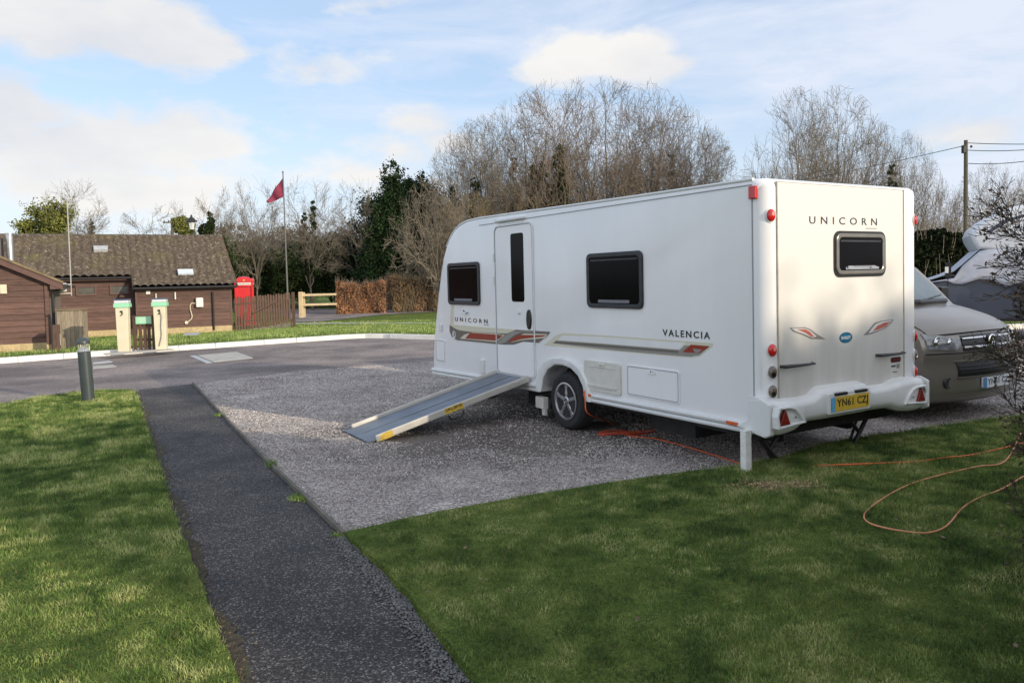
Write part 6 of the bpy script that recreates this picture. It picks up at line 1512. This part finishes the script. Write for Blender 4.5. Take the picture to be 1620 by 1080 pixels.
m=MB(); m.prism([(-.2,1.40),(.30,1.86),(1.2,1.86),(1.25,1.38)],lambda a,b_,h:(a,.08-h,b_),0,.004); m.build('cab_window',VGLASS,mh)
for xx in (-.25,5.2):
    wheel_=bpy.data.objects.new('wheel',None)
    COL.objects.link(wheel_); wheel_.parent=mh; wheel_.location=(xx,.02,.33)
    m=MB(); m.lathe([(.21,-.0),(.30,-.012),(.33,.03),(.33,.2),(.2,.2)],axis='Y',n=30); m.build('tyre',TYRE,wheel_,smooth=True); m=MB(); m.lathe([(.21,.0),(.19,.02),(.06,.0),(.03,-.02)],axis='Y',n=24); m.build('rim',ALLOY,wheel_,smooth=True)
m=MB(); m.box((3.2,-.005,1.5),(.9,.02,.55)); m.build('habitation_window',GLASS,mh,bevel=.01)
m=MB(); m.box((2.02,-.01,1.3),(.05,.03,1.6)); m.build('corner_trim',PAINTW,mh)
m=MB(); m.box((4.5,-.004,.62),(5.0,.02,.06)); m.box((4.5,-.004,1.95),(5.0,.02,.03)); m.build('side_moulding',LEAD,mh)
m=MB(); m.prism(rrect(4.2,.55,4.85,2.35,.05),fnM,0,.012); m.build('habitation_door',MHW,mh,bevel=.004)
m=MB(); m.prism(rrect(4.18,.53,4.87,2.37,.06),fnM,0,.006); m.build('door_seal',LEAD,mh)
m=MB(); m.box((-.45,-.16,1.52),(.12,.10,.34)); m.tube([(-.25,.08,1.38),(-.41,-.1,1.42)],.025,6); m.tube([(-.45,-.12,1.35),(-.45,-.12,.95)],.012,5); m.build('wing_mirror',BLACKP,mh,bevel=.03)
m=MB(); m.box((-.48,-.215,1.53),(.07,.012,.14)); m.build('mirror_glass',PAINTW,mh)
# cover sheet draped over the windscreen and cab top
def cover():
    rows=[]; prof_=[(-.62,1.22),(-.25,1.345),(.08,1.47),(.35,1.73),(.60,1.97),(.9,1.99)]
    ny=24; V=[]
    pr2=[]
    for i in range(len(prof_)-1):
        for k in range(4): f=k/4; pr2.append((prof_[i][0]+(prof_[i+1][0]-prof_[i][0])*f,prof_[i][1]+(prof_[i+1][1]-prof_[i][1])*f))
    pr2.append(prof_[-1])
    for i,(x,z) in enumerate(pr2):
        for j in range(ny+1):
            y=.02+2.16*j/ny; wr=.018*math.sin(y*9+i*.9)+.012*math.sin(i*1.7+y*21); V.append((x-.03+wr*.4,y,z+.02+wr*.5))
    n_=len(pr2); F=[(i*(ny+1)+j,(i+1)*(ny+1)+j,(i+1)*(ny+1)+j+1,i*(ny+1)+j+1) for i in range(n_-1) for j in range(ny)]
    m=MB(); m.add(V,F)
    # side flap hanging over the door glass
    nx=14; V=[]
    for i in range(nx+1):
        x=-.45+2.35*i/nx; top=1.96 if x>.6 else (1.22+.17*(x+.62) if x<.08 else 1.47+(x-.08)*.96); bot=1.22+.06*math.sin(i*1.3)+(.02 if x<.9 else -.06)
        bot=min(bot,top-.02)
        for j in range(7):
            f=j/6; z=top+(bot-top)*f; V.append((x,-.01-.03*math.sin(x*8+f*5)*f-.02*f,z+.01))
    m.add(V,[(i*7+j,(i+1)*7+j,(i+1)*7+j+1,i*7+j+1) for i in range(nx) for j in range(6)])
    # lower flap over the body side
    V=[]
    for i in range(9):
        x=2.1+1.2*i/8
        for j in range(7): f=j/6; V.append((x,-.03-.02*math.sin(x*11+f*4),1.50-.75*f+.02*math.sin(i*1.1)))
    m.add(V,[(i*7+j,(i+1)*7+j,(i+1)*7+j+1,i*7+j+1) for i in range(8) for j in range(6)])
    o=m.build('cab_cover',COVER,None,smooth='full'); o.location=mh.location+Vector((-.38*math.cos(MR),-.38*math.sin(MR),0)); o.rotation_euler=mh.rotation_euler
    s=o.modifiers.new('solid','SOLIDIFY'); s.thickness=.006
    tag(o,'creased silver thermal cover draped over the motorhome cab windows','cover')
cover()
scene.cycles.use_denoising=True
print('objects',len(bpy.data.objects))
